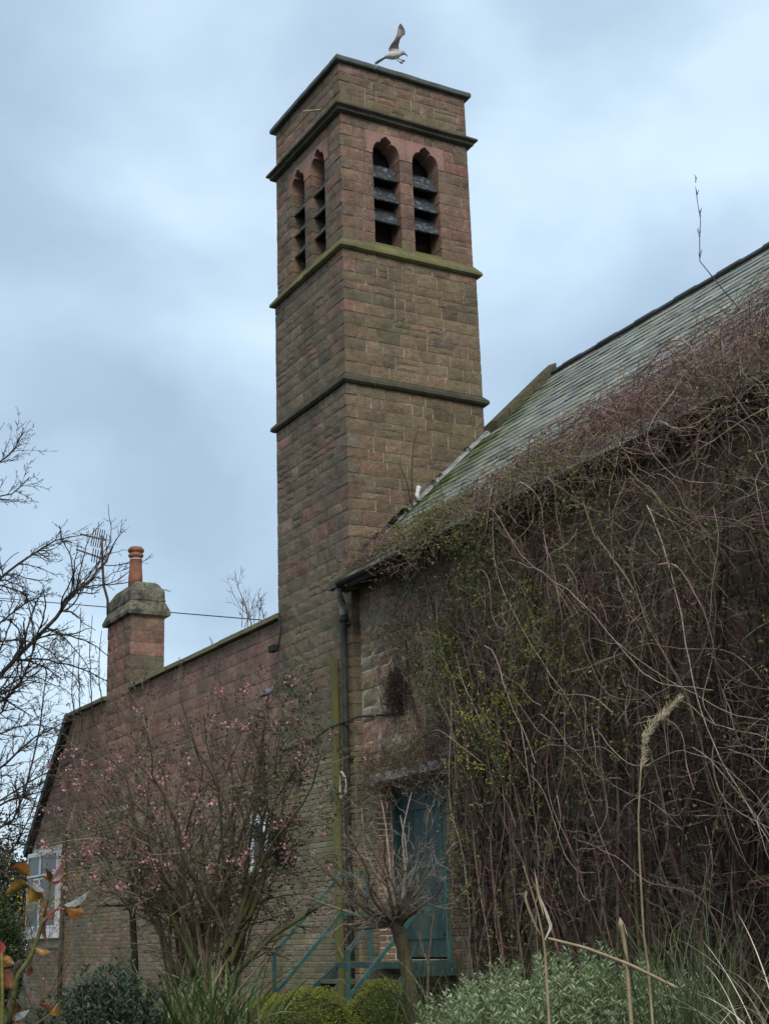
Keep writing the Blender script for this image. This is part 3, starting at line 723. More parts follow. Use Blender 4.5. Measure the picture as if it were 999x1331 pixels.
# windows in the annex
def window(y0, y1, z0, z1, lights, proud, sillh):
    x = AXX-proud
    wdw = MB(); f = .05
    wdw.box((x, y0, z0), (AXX+.1, y0+f, z1)); wdw.box((x, y1-f, z0), (AXX+.1, y1, z1))
    wdw.box((x, y0+f+.001, z1-f), (AXX+.1, y1-f-.001, z1)); wdw.box((x, y0+f+.001, z0), (AXX+.1, y1-f-.001, z0+f))
    wdw = wdw.obj('window', 'white', annex)
    n_ = len(lights); tot = sum(lights); y = y0+f
    for i, l in enumerate(lights):
        w_ = (y1-y0-2*f)*l/tot; a, b = y+.012, y+w_-.012; y += w_
        zt = z1-f-(z1-z0)*.30 if proud > .05 else z1-f-.01
        def casement(zz0, zz1):
            s = .042; m = MB()
            m.box((x-.015, a, zz0), (x+.035, a+s, zz1)); m.box((x-.015, b-s, zz0), (x+.035, b, zz1))
            m.box((x-.015, a+s+.001, zz0), (x+.035, b-s-.001, zz0+s)); m.box((x-.015, a+s+.001, zz1-s), (x+.035, b-s-.001, zz1)); m.obj('frame', 'white', wdw)
            MB().box((x+.005, a+s, zz0+s), (x+.012, b-s, zz1-s)).obj('pane', 'glass', wdw)
        casement(z0+f+.005, zt-.01)
        if proud > .05: casement(zt+.02, z1-f-.005)
    MB().box((x-.07, y0-.04, z0-sillh), (AXX+.05, y1+.04, z0-.004)).obj('sill', 'white', wdw)
    MB().box((AXX+.11, y0, z0), (AXX+.13, y1, z1)).obj('dark_backing', 'dark', wdw)  # near-black sheet behind the panes, stands for the unlit room
window(13.62, 16.0, 1.95, 3.66, (1.25, .95), .12, .17)
window(3.08, 3.68, 2.68, 3.46, (1,), .02, .06)
MB().tube([(AXX-.06, 13.42, .3), (AXX-.06, 13.42, 2), (AXX-.06, 13.42, 4.0)], .045, 8, (.07, .055, .05, 0)).obj('drainpipe', 'iron', annex, True)

# ------------------------------------------------------------------ fittings about the wall
tv = thing('television_aerial', 'thin rusty television aerial mast lashed to chimney', 'aerial', (CX0-.05, CH1-.05, 8.2))
def aerial_pt(px_, py_): return at(px_, py_, 31.7)
mp_ = [aerial_pt(140, 800), aerial_pt(140, 780), aerial_pt(135, 762), aerial_pt(133.5, 740), aerial_pt(132, 696)]
MB().tube(mp_, .03, 6, (.10, .07, .06, 0)).obj('mast', 'iron', tv, True)
for (a, b, els) in (((137, 702), (104, 694), 7), ((136, 727), (99, 714), 6)):
    A, B = aerial_pt(*a), aerial_pt(*b); m = MB(); m.tube([A, B], .02, 5, (.10, .07, .06, 0))
    d = (B-A)/np.linalg.norm(B-A); sd_ = np.array([.35, -.5, .35 if a[1] < 710 else 0]); sd_ = sd_ - d*(sd_@d); sd_ /= np.linalg.norm(sd_)
    for k in range(els):
        c = A + (B-A)*(k*.085 if k else -.02); l = .22 if k else .15
        m.tube([c-sd_*l, c+sd_*l], .011, 4, (.10, .08, .07, 0))
    m.obj('antenna', 'iron', tv)
wa, wb = at(-260, 762, 30), np.array([.2, W+.3, 6.62]); t = np.linspace(0, 1, 40)[:, None]
wa = np.array([-6.5, 26.0, 10.6]); wb = np.array([.3, W+.02, 7.0])
oc = at(100, 786, 36.0); od = at(340, 806, 30.0)
dirc = od-oc; pts = [oc + dirc*q for q in np.linspace(-1.2, 1.08, 30)]
tag(MB().tube(pts, .012, 4, (.05, .05, .055, 0)).obj('overhead_cable', 'cable', None, True), 'thin overhead cable running behind the chimney to the tower', 'cable')
tag(MB().box((-.10, .40, .30), (-.03, .51, 5.44), (.15, .135, .06, .6)).obj('timber_post', 'timber'), 'mossy green upright timber board beside the drainpipe', 'post')
cpts = [(-.03, 2.38, 4.36), (-.035, 1.9, 4.37), (-.03, 1.2, 4.40), (-.13, .5, 4.46), (-.15, .12, 4.47), (-.05, -.2, 4.52), (HX-.04, -.5, 4.50), (HX-.03, -.9, 4.46), (HX-.03, -1.3, 4.42)]
tag(MB().tube(cpts, .016, 5, (.03, .03, .032, 0)).obj('wall_cable', 'cable', None, True), 'black cable sagging across the wall behind the drainpipe', 'cable')
wl = [( -.14+.02*math.sin(k*.9), .14 + .10*math.cos(k*.42)*(1-.004*k), 3.62+.17*math.sin(k*.42)*(1+.003*k)) for k in range(44)]
tag(MB().tube(wl, .007, 4, (.42, .40, .34, 0)).obj('wire_coil', 'cable', None, True), 'pale coil of wire hung on the drainpipe', 'wire')
bxw = thing('wall_bracket', 'small black bracket with wire at the tower corner above annex', 'bracket', (-.05, 2.5, 5.95))
MB().box((-.10, 2.42, 5.93), (-.01, 2.62, 6.03), (.015, .015, .017, 0)).obj('body', 'iron', bxw)
MB().tube([(-.03, 2.40, 6.0), (-.03, 2.30, 6.2), (-.03, 2.33, 6.5)], .012, 4, (.02, .02, .02, 0)).obj('wire', 'cable', bxw)
MB().tube([(AXX-.04, W+.06, 4.3), (AXX-.04, W+.06, 6.0)], .022, 6, (.13, .12, .06, 0)).obj('conduit', 'iron', annex)

# ------------------------------------------------------------------ steps up to the door
stair = thing('door_steps', 'steel-railed steps and landing leading up to the teal door', 'stairs', (-.8, -1.3, .3))
YA, YB = -.30, -2.30
LZ = 1.30
MB().box((-.50, YB, LZ-.07), (HX-.02, YA, LZ), (.10, .095, .075, .4)).obj('landing', 'timber', stair)
MB().box((-.525, YB-.03, LZ-.075), (-.502, YA+.03, LZ-.01)).obj('fascia', 'teal', stair)
MB().box((-.50, YB-.03, LZ-.17), (HX-.03, YB-.002, LZ+.01)).obj('fascia', 'teal', stair)
for y in (YA, YB):
    MB().hexa([(-.50, y-.012, LZ-.26), (-1.52, y-.012, .28), (-1.52, y+.012, .28), (-.50, y+.012, LZ-.26), (-.50, y-.012, LZ-.01), (-1.52, y-.012, .53), (-1.52, y+.012, .53), (-.50, y+.012, LZ-.01)][0:8]).obj('stringer', 'teal', stair)
    for (x0, z0, x1, z1, nm) in ((-.42, 2.40, -1.40, 1.44, 'handrail'), (-.42, 1.90, -1.40, .94, 'mid_rail')):
        m = MB(); m.bar((x0, y, z0), (x1, y, z1), .04, .045); m.obj(nm, 'rail', stair)
        MB().bar((x0+.001, y, z0), (HX-.10, y, z0), .04, .042).obj(nm, 'rail', stair)
    MB().bar((-1.40, y, .28), (-1.40, y, 1.46), .045, .045).obj('post', 'rail', stair)
    MB().bar((HX-.14, y-.001, LZ), (HX-.14, y-.001, 2.44), .045, .045).obj('post', 'rail', stair)
for i in range(4):
    x = -.62-.235*i; z = LZ-.21*(i+1)+.0
    MB().box((x-.14, YB+.02, z-.045), (x+.12, YA-.02, z), vary((.13, .115, .09), .15, .5)).obj('tread', 'timber', stair)
tag(MB().box((-1.02, .34, .86), (-.86, .62, .96)).obj('loose_brick', 'terracotta'), 'loose orange brick lying under the steps', 'brick')
tag(MB().hexa([(-1.1, -.1, .3), (-.3, -.1, .3), (-.3, 1.3, .3), (-1.1, 1.3, .3), (-1.08, -.08, .855), (-.32, -.08, .855), (-.32, 1.28, .855), (-1.08, 1.28, .855)], (.10, .09, .07, .6)).obj('stone_plinth', 'stone'), 'low dark stone plinth against the wall beside the steps', 'plinth')

# ------------------------------------------------------------------ plants: growth helpers
class Twigs:
    """collects strands of equal length classes and turns them into one mesh"""
    def __init__(s): s.by = {}; s.tips = []
    def put(s, pts, rad, col, k=3):
        s.by.setdefault((len(pts), k), []).append((pts, rad, col))
    def mesh(s, name, mat, parent, kind='stuff', smooth=True):
        mb = MB()
        for (n, k), L in s.by.items():
            mb.strands(np.array([l[0] for l in L]), np.array([l[1] for l in L]), k, np.array([l[2] for l in L]))
        return mb.obj(name, mat, parent, smooth, kind)

def norm(v): return v/(np.linalg.norm(v)+1e-9)
def grow(T, p, d, length, r0, lvl, P):
    """P: wob, up, kids (per level), ang, ratio, seg, col"""
    n = max(4, min(14, int(length/P['seg'])+2)); pts = [p]; d = norm(d)
    for i in range(n-1):
        d = norm(d + rng.normal(0, P['wob'], 3) + np.array([0, 0, P['up'][min(lvl, len(P['up'])-1)]]))
        pts.append(pts[-1] + d*length/(n-1))
    rad = r0*np.linspace(1, P.get('taper', .35), n)
    c = P['col'][rng.randint(len(P['col']))]; c = vary(c, .2, P.get('lichen', .0)*(1 if r0 > .012 else .2))
    T.put(pts, rad, c, 6 if r0 > .025 else 4 if r0 > .009 else 3)
    kids = P['kids']
    if lvl < len(kids):
        m = rng.poisson(kids[lvl]*.3)+int(kids[lvl]*.7)
        for _ in range(m):
            f = rng.uniform(P.get('lo', .2), .97); i = f*(n-1); a = int(i); b = min(a+1, n-1); q = pts[a] + (pts[b]-pts[a])*(i-a)
            t = norm(pts[b]-pts[max(a-0, 0)]) if b != a else d
            s = rng.normal(0, 1, 3); s = norm(s - t*(s@t)); ang = rng.uniform(*P['ang'])
            grow(T, q, t*math.cos(ang)+s*math.sin(ang), length*rng.uniform(*P['ratio'])*(1.1-.5*f), max(rad[a]*rng.uniform(.45, .7), P['rmin']), lvl+1, P)
    if lvl >= len(kids)-1: T.tips.append((pts[-1], d)); T.tips.append((pts[n//2], d))
    return pts
def limb(T, pts, r0, r1, P, lvl=0, dens=1.0, n=12, k=6):
    """a limb through given points, with side branches"""
    pts = np.array(pts, float); s = np.linspace(0, len(pts)-1, n); q = np.stack([np.interp(s, np.arange(len(pts)), pts[:, i]) for i in range(3)], 1)
    q[1:-1] += rng.normal(0, .03*np.linalg.norm(pts[-1]-pts[0])/len(pts)*.5, q[1:-1].shape)
    rad = np.linspace(r0, r1, n); c = vary(P['col'][rng.randint(len(P['col']))], .15, P.get('lichen', 0))
    T.put(list(q), rad, c, k)
    L = np.linalg.norm(np.diff(q, axis=0), axis=1).sum()
    for _ in range(int(P['kids'][lvl]*dens)):
        f = rng.uniform(.1, P.get('fmax', .98)); i = f*(n-1); a = int(i); t = norm(q[min(a+1, n-1)]-q[max(a-1, 0)])
        sdv = rng.normal(0, 1, 3); sdv = norm(sdv-t*(sdv@t)); ang = rng.uniform(*P['ang'])
        grow(T, q[a]+(q[min(a+1, n-1)]-q[a])*(i-a), t*math.cos(ang)+sdv*math.sin(ang), L*rng.uniform(*P['ratio'])*(1.05-.55*f), max(rad[a]*.5, P['rmin']), lvl+1, P)
    return q

# ------------------------------------------------------------------ bare tree on the left
tree = thing('bare_tree', 'large leafless tree with dark drooping branches at left edge', 'tree', tuple(at(-130, 1300, 30)))
TP = dict(wob=.16, up=(.02, .01, .03, .05), kids=[28, 9, 6], ang=(.4, 1.0), ratio=(.13, .29), seg=.11, rmin=.0052,
          col=[(.05, .042, .036), (.065, .052, .042), (.045, .04, .036)], taper=.4, lo=.12, fmax=.9)
T = Twigs(); D_ = 30.0
def A(*pp, d=D_): return [at(x, y, d+k) for (x, y), k in zip(pp, np.linspace(0, .0, len(pp)))]
trunk = at(-150, 1180, 30.5)
limb(T, A((-150, 1180), (-70, 960), (0, 880), (60, 816), (100, 768), (132, 740), (146, 712), (158, 690)), 0.066, 0.006, dict(TP, fmax=.78), 0, 1.5, 18)
limb(T, A((-130, 900), (-60, 800), (0, 752), (36, 724), (80, 700), (118, 694), d=30.4), 0.044, 0.006, dict(TP, fmax=.8), 0, 1.2, 14)
limb(T, A((-130, 820), (-70, 700), (-30, 620), (15, 590), (32, 560), d=30.8), 0.039, 0.006, TP, 0, .9)
limb(T, A((-130, 820), (-70, 690), (-20, 650), (20, 640), (38, 622), d=31), 0.033, 0.006, TP, 0, .8)
limb(T, A((-150, 1100), (-60, 1040), (0, 1000), (50, 955), (96, 935), d=29.5), 0.044, 0.007, TP, 0, 1.2)
limb(T, A((-100, 1120), (-20, 1090), (25, 1060), (50, 960), (62, 880), (40, 820), d=29), 0.033, 0.006, TP, 0, 1.2)
limb(T, A((-120, 1000), (-30, 930), (20, 900), (45, 850), (40, 790), (20, 740), d=30), 0.039, 0.006, TP, 0, 1.2)
limb(T, A((-140, 1150), (-30, 1060), (30, 1020), (70, 1000), (100, 985), d=29.3), 0.028, 0.006, TP, 0, 1.0)
limb(T, A((-90, 900), (-30, 840), (20, 830), (60, 840), (100, 880), (110, 905), d=29.6), 0.028, 0.005, TP, 0, 1.0)
limb(T, A((-100, 1150), (-20, 1130), (20, 1100), (40, 1060), (55, 1010), d=29.2), 0.028, 0.006, TP, 0, 1.0)
limb(T, A((60, 816), (85, 830), (110, 860), (125, 890), d=30), 0.017, 0.005, TP, 0, .6)
for (a, b, c_, d_) in (((-90, 1010), (-20, 960), (40, 940), (85, 950)), ((-90, 930), (-10, 880), (50, 880), (90, 900)), ((-80, 860), (0, 810), (40, 780), (70, 770)), ((-60, 1090), (10, 1040), (50, 1030), (80, 1020)), ((-60, 780), (0, 760), (30, 770), (50, 800)), ((-80, 980), (0, 930), (25, 870), (20, 820))):
    limb(T, A(a, b, c_, d_, d=29.8), .03, .005, TP, 0, .9)
TPv = dict(TP, kids=[14, 4], ratio=(.08, .2), up=(.0, .2, .2))
for x, y0, y1 in ((103, 950, 790), (118, 940, 800), (130, 930, 820), (95, 960, 840)):
    limb(T, A((x+3, y0), (x-2, (y0+y1)/2), (x+2, y1), d=29.0), .014, .006, TPv, 0, 1)
T.mesh('branches', 'bark', tree)
tm = MB(); base = at(-150, 1180, 30.5); base[2] = 0; topp = at(-130, 820, 30.6)
tm.tube([base-[0, 0, .2], base+[0, 0, 1.0], at(-150, 1180, 30.4)+[0, 0, 1.2], at(-140, 1000, 30.5), topp], [.42, .33, .27, .2, .09], 12, (.06, .05, .042, .3)).obj('trunk', 'bark', tree, True)

# far evergreens and hedge beyond the annex
def leafy_mass(name, label, cat, c, rad, n, size, cols, trunk_h=None, group=None, blobs=18, shell=.25, flat=False):
    root = thing(name, label, cat, (c[0], c[1], float(ground_z(c[0], c[1]))), group)
    P = []; c = np.array(c); rad = np.array(rad)
    u = rng.normal(0, 1, (blobs, 3)); u /= np.linalg.norm(u, axis=1)[:, None]; cen = u*rng.uniform(.35, .8, (blobs, 1)); br = rng.uniform(.28, .5, blobs)
    pick = rng.randint(blobs, size=n); w = rng.normal(0, 1, (n, 3)); w /= np.linalg.norm(w, axis=1)[:, None]
    P = cen[pick] + w*br[pick][:, None]*rng.uniform(1-shell, 1.05, (n, 1))
    P = c + P*rad; P[:, 2] = np.maximum(P[:, 2], .05)
    D = norm_rows(w + rng.normal(0, .6, (n, 3))); Nn = norm_rows(w + rng.normal(0, .8, (n, 3)))
    cc = np.array(cols)[rng.randint(len(cols), size=n)]*rng.uniform(.75, 1.25, (n, 1))
    MB().leaves(P, D, Nn, size*rng.uniform(.7, 1.3, n), size*.5*rng.uniform(.7, 1.3, n), cc).obj('foliage', 'leaf', root, kind='stuff')
    b = np.array([c[0], c[1], 0]); m = MB()
    m.tube([b-[0, 0, .1], b+[0, 0, c[2]*.5], c+[0, 0, rad[2]*.3]], [.05+rad[0]*.06, .04+rad[0]*.04, .01], 8, (.05, .042, .035, .2)); m.obj('trunk', 'bark', root, True)
    return root
def norm_rows(v): return v/(np.linalg.norm(v, axis=1)[:, None]+1e-9)
c = at(10, 1150, 48); leafy_mass('evergreen_tree', 'dark conifer standing far off behind the bare tree', 'tree', c, (2.2, 2.2, 2.6), 9000, .16, [(.022, .035, .022), (.03, .045, .026)])
c = at(-45, 1170, 44); leafy_mass('evergreen_tree', 'dark grey-green tree at the extreme left edge beyond the window', 'tree', c, (2.2, 2.2, 2.4), 8000, .16, [(.035, .05, .028), (.03, .042, .03)])
c = at(-12, 1215, 22); c[2] = 1.2; leafy_mass('hedge_bush', 'mid green bush at left edge beside the white window', 'bush', c, (.62, .8, 1.2), 8000, .08, [(.05, .075, .028), (.065, .085, .03), (.04, .06, .025)])

# yellow-flowered bush by the white window
fy = thing('yellow_shrub', 'twiggy shrub with small yellow flowers against the white window', 'bush', (at(55, 1200, 24.0)[0], at(55, 1200, 24.0)[1], .1))
T = Twigs(); YP = dict(wob=.14, up=(.1, .06, .03), kids=[7, 5], ang=(.3, .8), ratio=(.35, .6), seg=.12, rmin=.004, col=[(.12, .085, .05), (.16, .12, .06)], taper=.4)
for k in range(11):
    b = at(rng.uniform(5, 60), 1290, 24.0+rng.uniform(-.5, .5)); b[2] = .1
    grow(T, b, np.array([rng.normal(0, .2), rng.normal(0, .2), 1]), rng.uniform(1.8, 3.2), .012, 0, YP)
T.mesh('stems', 'bark', fy)
tp = np.array([t[0] for t in T.tips]); tp = np.concatenate([tp + rng.normal(0, .05, tp.shape) for _ in range(2)])
pxx = px_of(tp); keep = (pxx[:, 1] < 1190) | (rng.rand(len(tp)) < .05); tp = tp[keep & (rng.rand(len(keep)) < .6)]; n = len(tp)
MB().leaves(tp, norm_rows(rng.normal(0, 1, (n, 3))), norm_rows(rng.normal(0, 1, (n, 3))), np.full(n, .055), np.full(n, .04), np.array([(.50, .34, .03), (.42, .30, .04), (.22, .2, .05)])[rng.randint(3, size=n)]*rng.uniform(.8, 1.1, (n, 1))).obj('flowers', 'petal', fy, kind='stuff')

# ------------------------------------------------------------------ pink blossom shrub
sb = at(268, 1290, 15.6); sb[2] = ground_z(sb[0], sb[1])
shrub = thing('blossom_shrub', 'wide many-stemmed shrub with pink blossom in front of annex', 'shrub', tuple(sb))
T = Twigs(); SPP = dict(wob=.15, up=(.0, .0, .03, .03), kids=[8, 5, 3], ang=(.4, 1.15), ratio=(.22, .44), seg=.11, rmin=.0032,
           col=[(.13, .095, .07), (.17, .13, .095), (.10, .075, .06), (.22, .175, .125)], taper=.35, lichen=.35, lo=.2)
ends = [(98, 1000), (120, 1040), (105, 1090), (140, 980), (165, 1050), (125, 1160), (170, 1120), (190, 950), (145, 1075), (110, 960), (130, 1010), (95, 1060), (150, 920), (175, 930), (205, 905), (235, 910), (265, 930), (290, 915), (320, 940), (350, 920), (365, 935), (395, 930), (420, 975),
        (425, 1030), (400, 1060), (130, 1100), (110, 1130), (160, 1010), (200, 990), (240, 1000), (280, 1000), (310, 1020), (345, 1010), (180, 1080), (385, 1000), (220, 1050), (330, 960), (150, 1150), (250, 960), (375, 975), (300, 980)]
for (x, y) in ends:
    x0 = 268 + rng.uniform(-42, 42); y0 = 1275; b = at(x0, y0, 15.6+rng.uniform(-.35, .35)); b[2] = ground_z(b[0], b[1])-.03
    dd = 15.6 + rng.uniform(-1.0, 1.0)
    J = lambda k: rng.normal(0, k)
    m1 = at(x0+(x-x0)*.22+J(9), 1195+J(8), 15.6+(dd-15.6)*.3); m2 = at(x0+(x-x0)*.60+J(16), 1190+(y-1190)*.45+J(12), 15.6+(dd-15.6)*.6); m3 = at(x0+(x-x0)*.85+J(14), 1190+(y-1190)*.78+J(12), 15.6+(dd-15.6)*.8); e_ = at(x, y, dd)
    limb(T, [b, m1, m2, m3, e_], rng.uniform(.016, .028), .006, SPP, 0, 1.0, 14, 5)
for P_ in ([(300, 1250), (345, 1140), (338, 1085), (345, 1050)], [(290, 1240), (330, 1165), (300, 1130), (255, 1120)], [(310, 1262), (350, 1220), (395, 1190), (424, 1172)],
           [(255, 1255), (225, 1200), (215, 1150), (180, 1110)], [(300, 1230), (330, 1130), (362, 1120), (372, 1060)]):
    limb(T, [at(x, y, 15.2) for x, y in P_], .034, .016, dict(SPP, kids=[7, 5, 3], lichen=.9, col=[(.075, .065, .04), (.06, .055, .035)]), 0, 1.0, 12, 6)
limb(T, [at(305, 1255, 15.5), at(322, 1120, 15.45), at(338, 1000, 15.4), at(347, 913, 15.4), at(349, 905, 15.4)], .022, .006, dict(SPP, fmax=.8), 0, 1.0, 14, 5)   # the branch the pigeon sits on
T.mesh('branches', 'bark', shrub)
tp = np.array([t[0] for t in T.tips]); pxx = px_of(tp)
hi_ = (pxx[:, 1] < 1180)
fl = tp[hi_ & (rng.rand(len(tp)) < .015)]
mb = MB(); PK = [(.62, .27, .32), (.68, .36, .40), (.52, .18, .24), (.74, .48, .50)]
for q in fl:
    k = rng.randint(8, 22); P = q + rng.normal(0, .030, (k, 3)); w = norm_rows(rng.normal(0, 1, (k, 3)))
    mb.leaves(P, w, norm_rows(rng.normal(0, 1, (k, 3))), rng.uniform(.022, .04, k), rng.uniform(.02, .034, k), np.array(PK)[rng.randint(4, size=k)]*rng.uniform(.8, 1.1, (k, 1)))
mb.obj('blossom', 'petal', shrub, kind='stuff')
lf = tp[(pxx[:, 1] < 1200)]; lf = np.concatenate([lf[rng.rand(len(lf)) < .4], lf[px_of(lf)[:, 0] > 330]]); n = len(lf)
MB().leaves(lf+rng.normal(0, .035, lf.shape), norm_rows(rng.normal(0, 1, (n, 3))), norm_rows(rng.normal(0, 1, (n, 3))+[0, 0, 1]), rng.uniform(.03, .055, n), rng.uniform(.015, .028, n),
            np.array([(.05, .06, .025), (.065, .07, .03), (.075, .06, .035), (.04, .045, .022)])[rng.randint(4, size=n)]).obj('leaves', 'leaf', shrub, kind='stuff')

# dark-stemmed sapling in front of annex
b = at(176, 1290, 17); b[2] = ground_z(b[0], b[1])
ds = thing('dark_sapling', 'small dark-barked tree with thick upright trunk left of the blossom shrub', 'tree', tuple(b))
T = Twigs(); limb(T, [b-[0, 0, .05], at(176, 1220, 17), at(170, 1150, 17), at(160, 1095, 17)], .055, .02, dict(SPP, kids=[9, 5, 2], col=[(.035, .03, .026), (.05, .04, .032)]), 0, 1, 12, 8)
limb(T, [at(170, 1150, 17), at(190, 1110, 17), at(196, 1060, 17)], .022, .01, dict(SPP, kids=[7, 4, 2], col=[(.035, .03, .026)]), 0, 1)
T.mesh('trunk', 'bark', ds, None)

# ------------------------------------------------------------------ pruned little tree by the steps
pb = at(545, 1345, 13.0); pb[2] = ground_z(pb[0], pb[1])
pt = thing('pruned_tree', 'small hard-pruned tree with pale twigs in front of the steps', 'tree', tuple(pb))
tk = MB(); tp_ = np.array([pb-[0, 0, .1], at(543, 1345, 13.0), at(533, 1290, 13.0), at(526, 1245, 13.0), at(517, 1208, 13.0), at(513, 1200, 13.0)])
t = np.linspace(0, 5, 26); qq = np.stack([np.interp(t, np.arange(6), tp_[:, k]) for k in range(3)], 1) + rng.normal(0, .004, (26, 3)); an = np.arange(14)*2*math.pi/14
rr = np.interp(t, np.arange(6), [.092, .078, .060, .058, .066, .045]); rg = []
for i in range(26):
    r_ = rr[i]*(1 + .07*np.sin(3*an+t[i]*.5) + .05*np.sin(5*an+1+t[i]) + rng.uniform(-.05, .05, 14)); rg.append(qq[i] + np.stack([r_*np.cos(an), r_*np.sin(an), 0*an], 1))
tk.rings(rg, (.105, .08, .055, .55)); tk.obj('trunk', 'bark', pt, True)
for (x, y, x2, y2, r_) in ((514, 1204, 494, 1180, .034), (515, 1203, 520, 1170, .03), (516, 1206, 540, 1184, .028), (513, 1205, 480, 1192, .028), (516, 1202, 505, 1168, .026)):
    A_, B_ = at(x, y, 13), at(x2, y2, 12.95); MB().tube([A_, A_*.5+B_*.5+[0, 0, .02], B_, B_+norm(B_-A_)*.01] if True else [], [r_*1.25, r_, r_*.85, r_*.3], 8, (.10, .078, .055, .5)).obj('limb', 'bark', pt, True)
T = Twigs(); PP = dict(wob=.27, up=(.02, .05, .06), kids=[9, 5], ang=(.4, 1.1), ratio=(.28, .5), seg=.06, rmin=.0036, col=[(.22, .175, .135), (.17, .13, .10), (.27, .22, .18), (.13, .10, .08)], taper=.45, lo=.25)
for x, y, r_ in ((430, 1140, .018), (400, 1110, .015), (395, 1165, .015), (455, 1090, .016), (470, 1050, .014), (440, 1060, .012), (495, 1040, .014), (520, 1060, .014), (545, 1090, .014), (560, 1120, .012), (575, 1150, .012),
                 (590, 1100, .010), (480, 1100, .016), (415, 1190, .014), (500, 1090, .015), (430, 1215, .014), (555, 1050, .010), (450, 1170, .014), (440, 1235, .012), (535, 1030, .01)):
    dd = 13 + rng.uniform(-.8, .5); m1 = at(515+(x-515)*.35+rng.uniform(-12, 12), 1200+(y-1200)*.3+rng.uniform(-8, 12), 13+(dd-13)*.4); m2 = at(515+(x-515)*.7+rng.uniform(-14, 14), 1200+(y-1200)*.65+rng.uniform(-14, 14), 13+(dd-13)*.7)
    limb(T, [at(514, 1203, 13.0), m1, m2, at(x, y, dd)], r_, .005, PP, 0, 1, 12, 5)
limb(T, [at(553, 1320, 12.9), at(558, 1240, 12.9), at(563, 1190, 12.9), at(566, 1140, 12.8)], .014, .006, PP, 0, .7, 10, 5)
T.mesh('twigs', 'bark', pt)

# ------------------------------------------------------------------ climbers on the hall wall
def bulge(y, z):
    b = .10 + .80*np.clip((-y-1.6)/4.5, 0, 1) + .25*np.clip((-y-6)/3, 0, 1)
    zz = np.clip((z-.5)/5.5, 0, 1)
    b = b*(.35+.65*zz**.8)
    return np.maximum(b, .06)
def smooth_noise(N, n, amp, k=4):
    c = rng.normal(0, 1, (N, k)); s = np.linspace(0, k-1, n); i = np.minimum(s.astype(int), k-2); f = s-i; f = f*f*(3-2*f)
    return amp*(c[:, i]*(1-f)+c[:, i+1]*f)
VC = .92*np.array([(.20, .122, .10), (.14, .082, .074), (.27, .175, .15), (.40, .31, .245), (.055, .038, .033), (.18, .145, .085), (.32, .20, .17), (.115, .07, .07)])
def vine_cols(N, w): 
    w = np.array(w, float); w /= w.sum(); c = VC[rng.choice(len(VC), N, p=w)]*rng.uniform(.75, 1.2, (N, 1)); return np.hstack([c, np.zeros((N, 1))])
def wall_strands(N, n, y0, z0, th0, length, wander, fr, r0, taper=.5, w=(3, 3, 2, 1, 2, 1, 1, 2), fwob=.35, gravity=0.0):
    step = (length/(n-1))[:, None]
    th = th0[:, None] + np.cumsum(rng.normal(0, wander/math.sqrt(n), (N, n)), 1) + smooth_noise(N, n, wander)
    y = y0[:, None] + np.cumsum(step*np.sin(th), 1); z = z0[:, None] - np.cumsum(step*np.cos(th), 1) - gravity*(np.linspace(0, 1, n)**2)[None]*length[:, None]
    f = np.clip(fr[:, None] + smooth_noise(N, n, fwob), 0.02, 1.25)
    x = HX - .02 - bulge(y, z)*f
    over = np.clip((z-6.2)/.6, 0, 1)                      # above the eave the growth leans over the slates
    return np.stack([x, y, z], -1), r0[:, None]*np.linspace(1, taper, n)[None], vine_cols(N, w)
def clip_ok(P):
    """drop strands over the door, the bare wall by the pipe, and inside the roof"""
    y = P[:, :, 1]; z = P[:, :, 2]; x = P[:, :, 0]
    door = ((y > -2.22) & (y < .1) & (z < 3.45)).any(1)
    under = (z < ground_z(x, y)).any(1)
    far = (y > -.05).any(1) | ((z.max(1) > 6.75) & (x.max(1) < .0) & (y.max(1) > -6.5)) | ((z.max(1) > 7.1) & (x.max(1) < -.05))
    inroof = ((z > EAVE_Z+SL*(x-EAVE_X)+.0) & False).any(1)
    return ~(door | under | far)
climb = thing('wall_climber', 'dense tangle of bare brown climber stems over hall wall and eaves', 'climber', (-.2, -6, .3))
mb = MB(); mb2 = MB(); leafpts = []
U = rng.uniform
def emit(mb_, P, Rr, C, k=3, keepleaf=False):
    ok = clip_ok(P); 
    if keepleaf: leafpts.append(P[ok][:, ::2].reshape(-1, 3))
    mb_.strands(P[ok], Rr[ok], k, C[ok])
def ydist(N, a=1.0): return -(.6 + 10.9*rng.beta(1.25, 1.15, N))
# thick climbing stems rising from the soil
N = 190; P, Rr, C = wall_strands(N, 26, -U(2.6, 12, N), U(.35, .5, N), math.pi + U(-.25, .25, N), U(3, 6.2, N), .28, U(.05, .7, N), U(.007, .022, N), .4, (1, 1, .5, .3, 5, 1, .3, 2), .2); emit(mb2, P, Rr, C, 5)
N = 230; P, Rr, C = wall_strands(N, 22, -U(2.5, 12.4, N), U(.4, 5.0, N), math.pi + U(-.9, .9, N), U(.8, 2.6, N), .8, U(.0, .8, N), U(.003, .007, N), .5, (2, 2, 1, .5, 4, 1, .5, 2), .25); emit(mb, P, Rr, C)
N = 60; P, Rr, C = wall_strands(N, 30, -U(2.5, 11.5, N), U(.3, .45, N), math.pi + U(-.2, .2, N), U(3.2, 6.0, N), .35, U(.02, .5, N), U(.016, .038, N), .35, (0, 1, 0, 0, 5, .5, 0, 1), .15); emit(mb2, P, Rr, C, 6)
FK = P[clip_ok(P)]; k = len(FK)*7; ci = rng.randint(len(FK), size=k); si = rng.randint(4, 26, size=k); b0 = FK[ci, si]
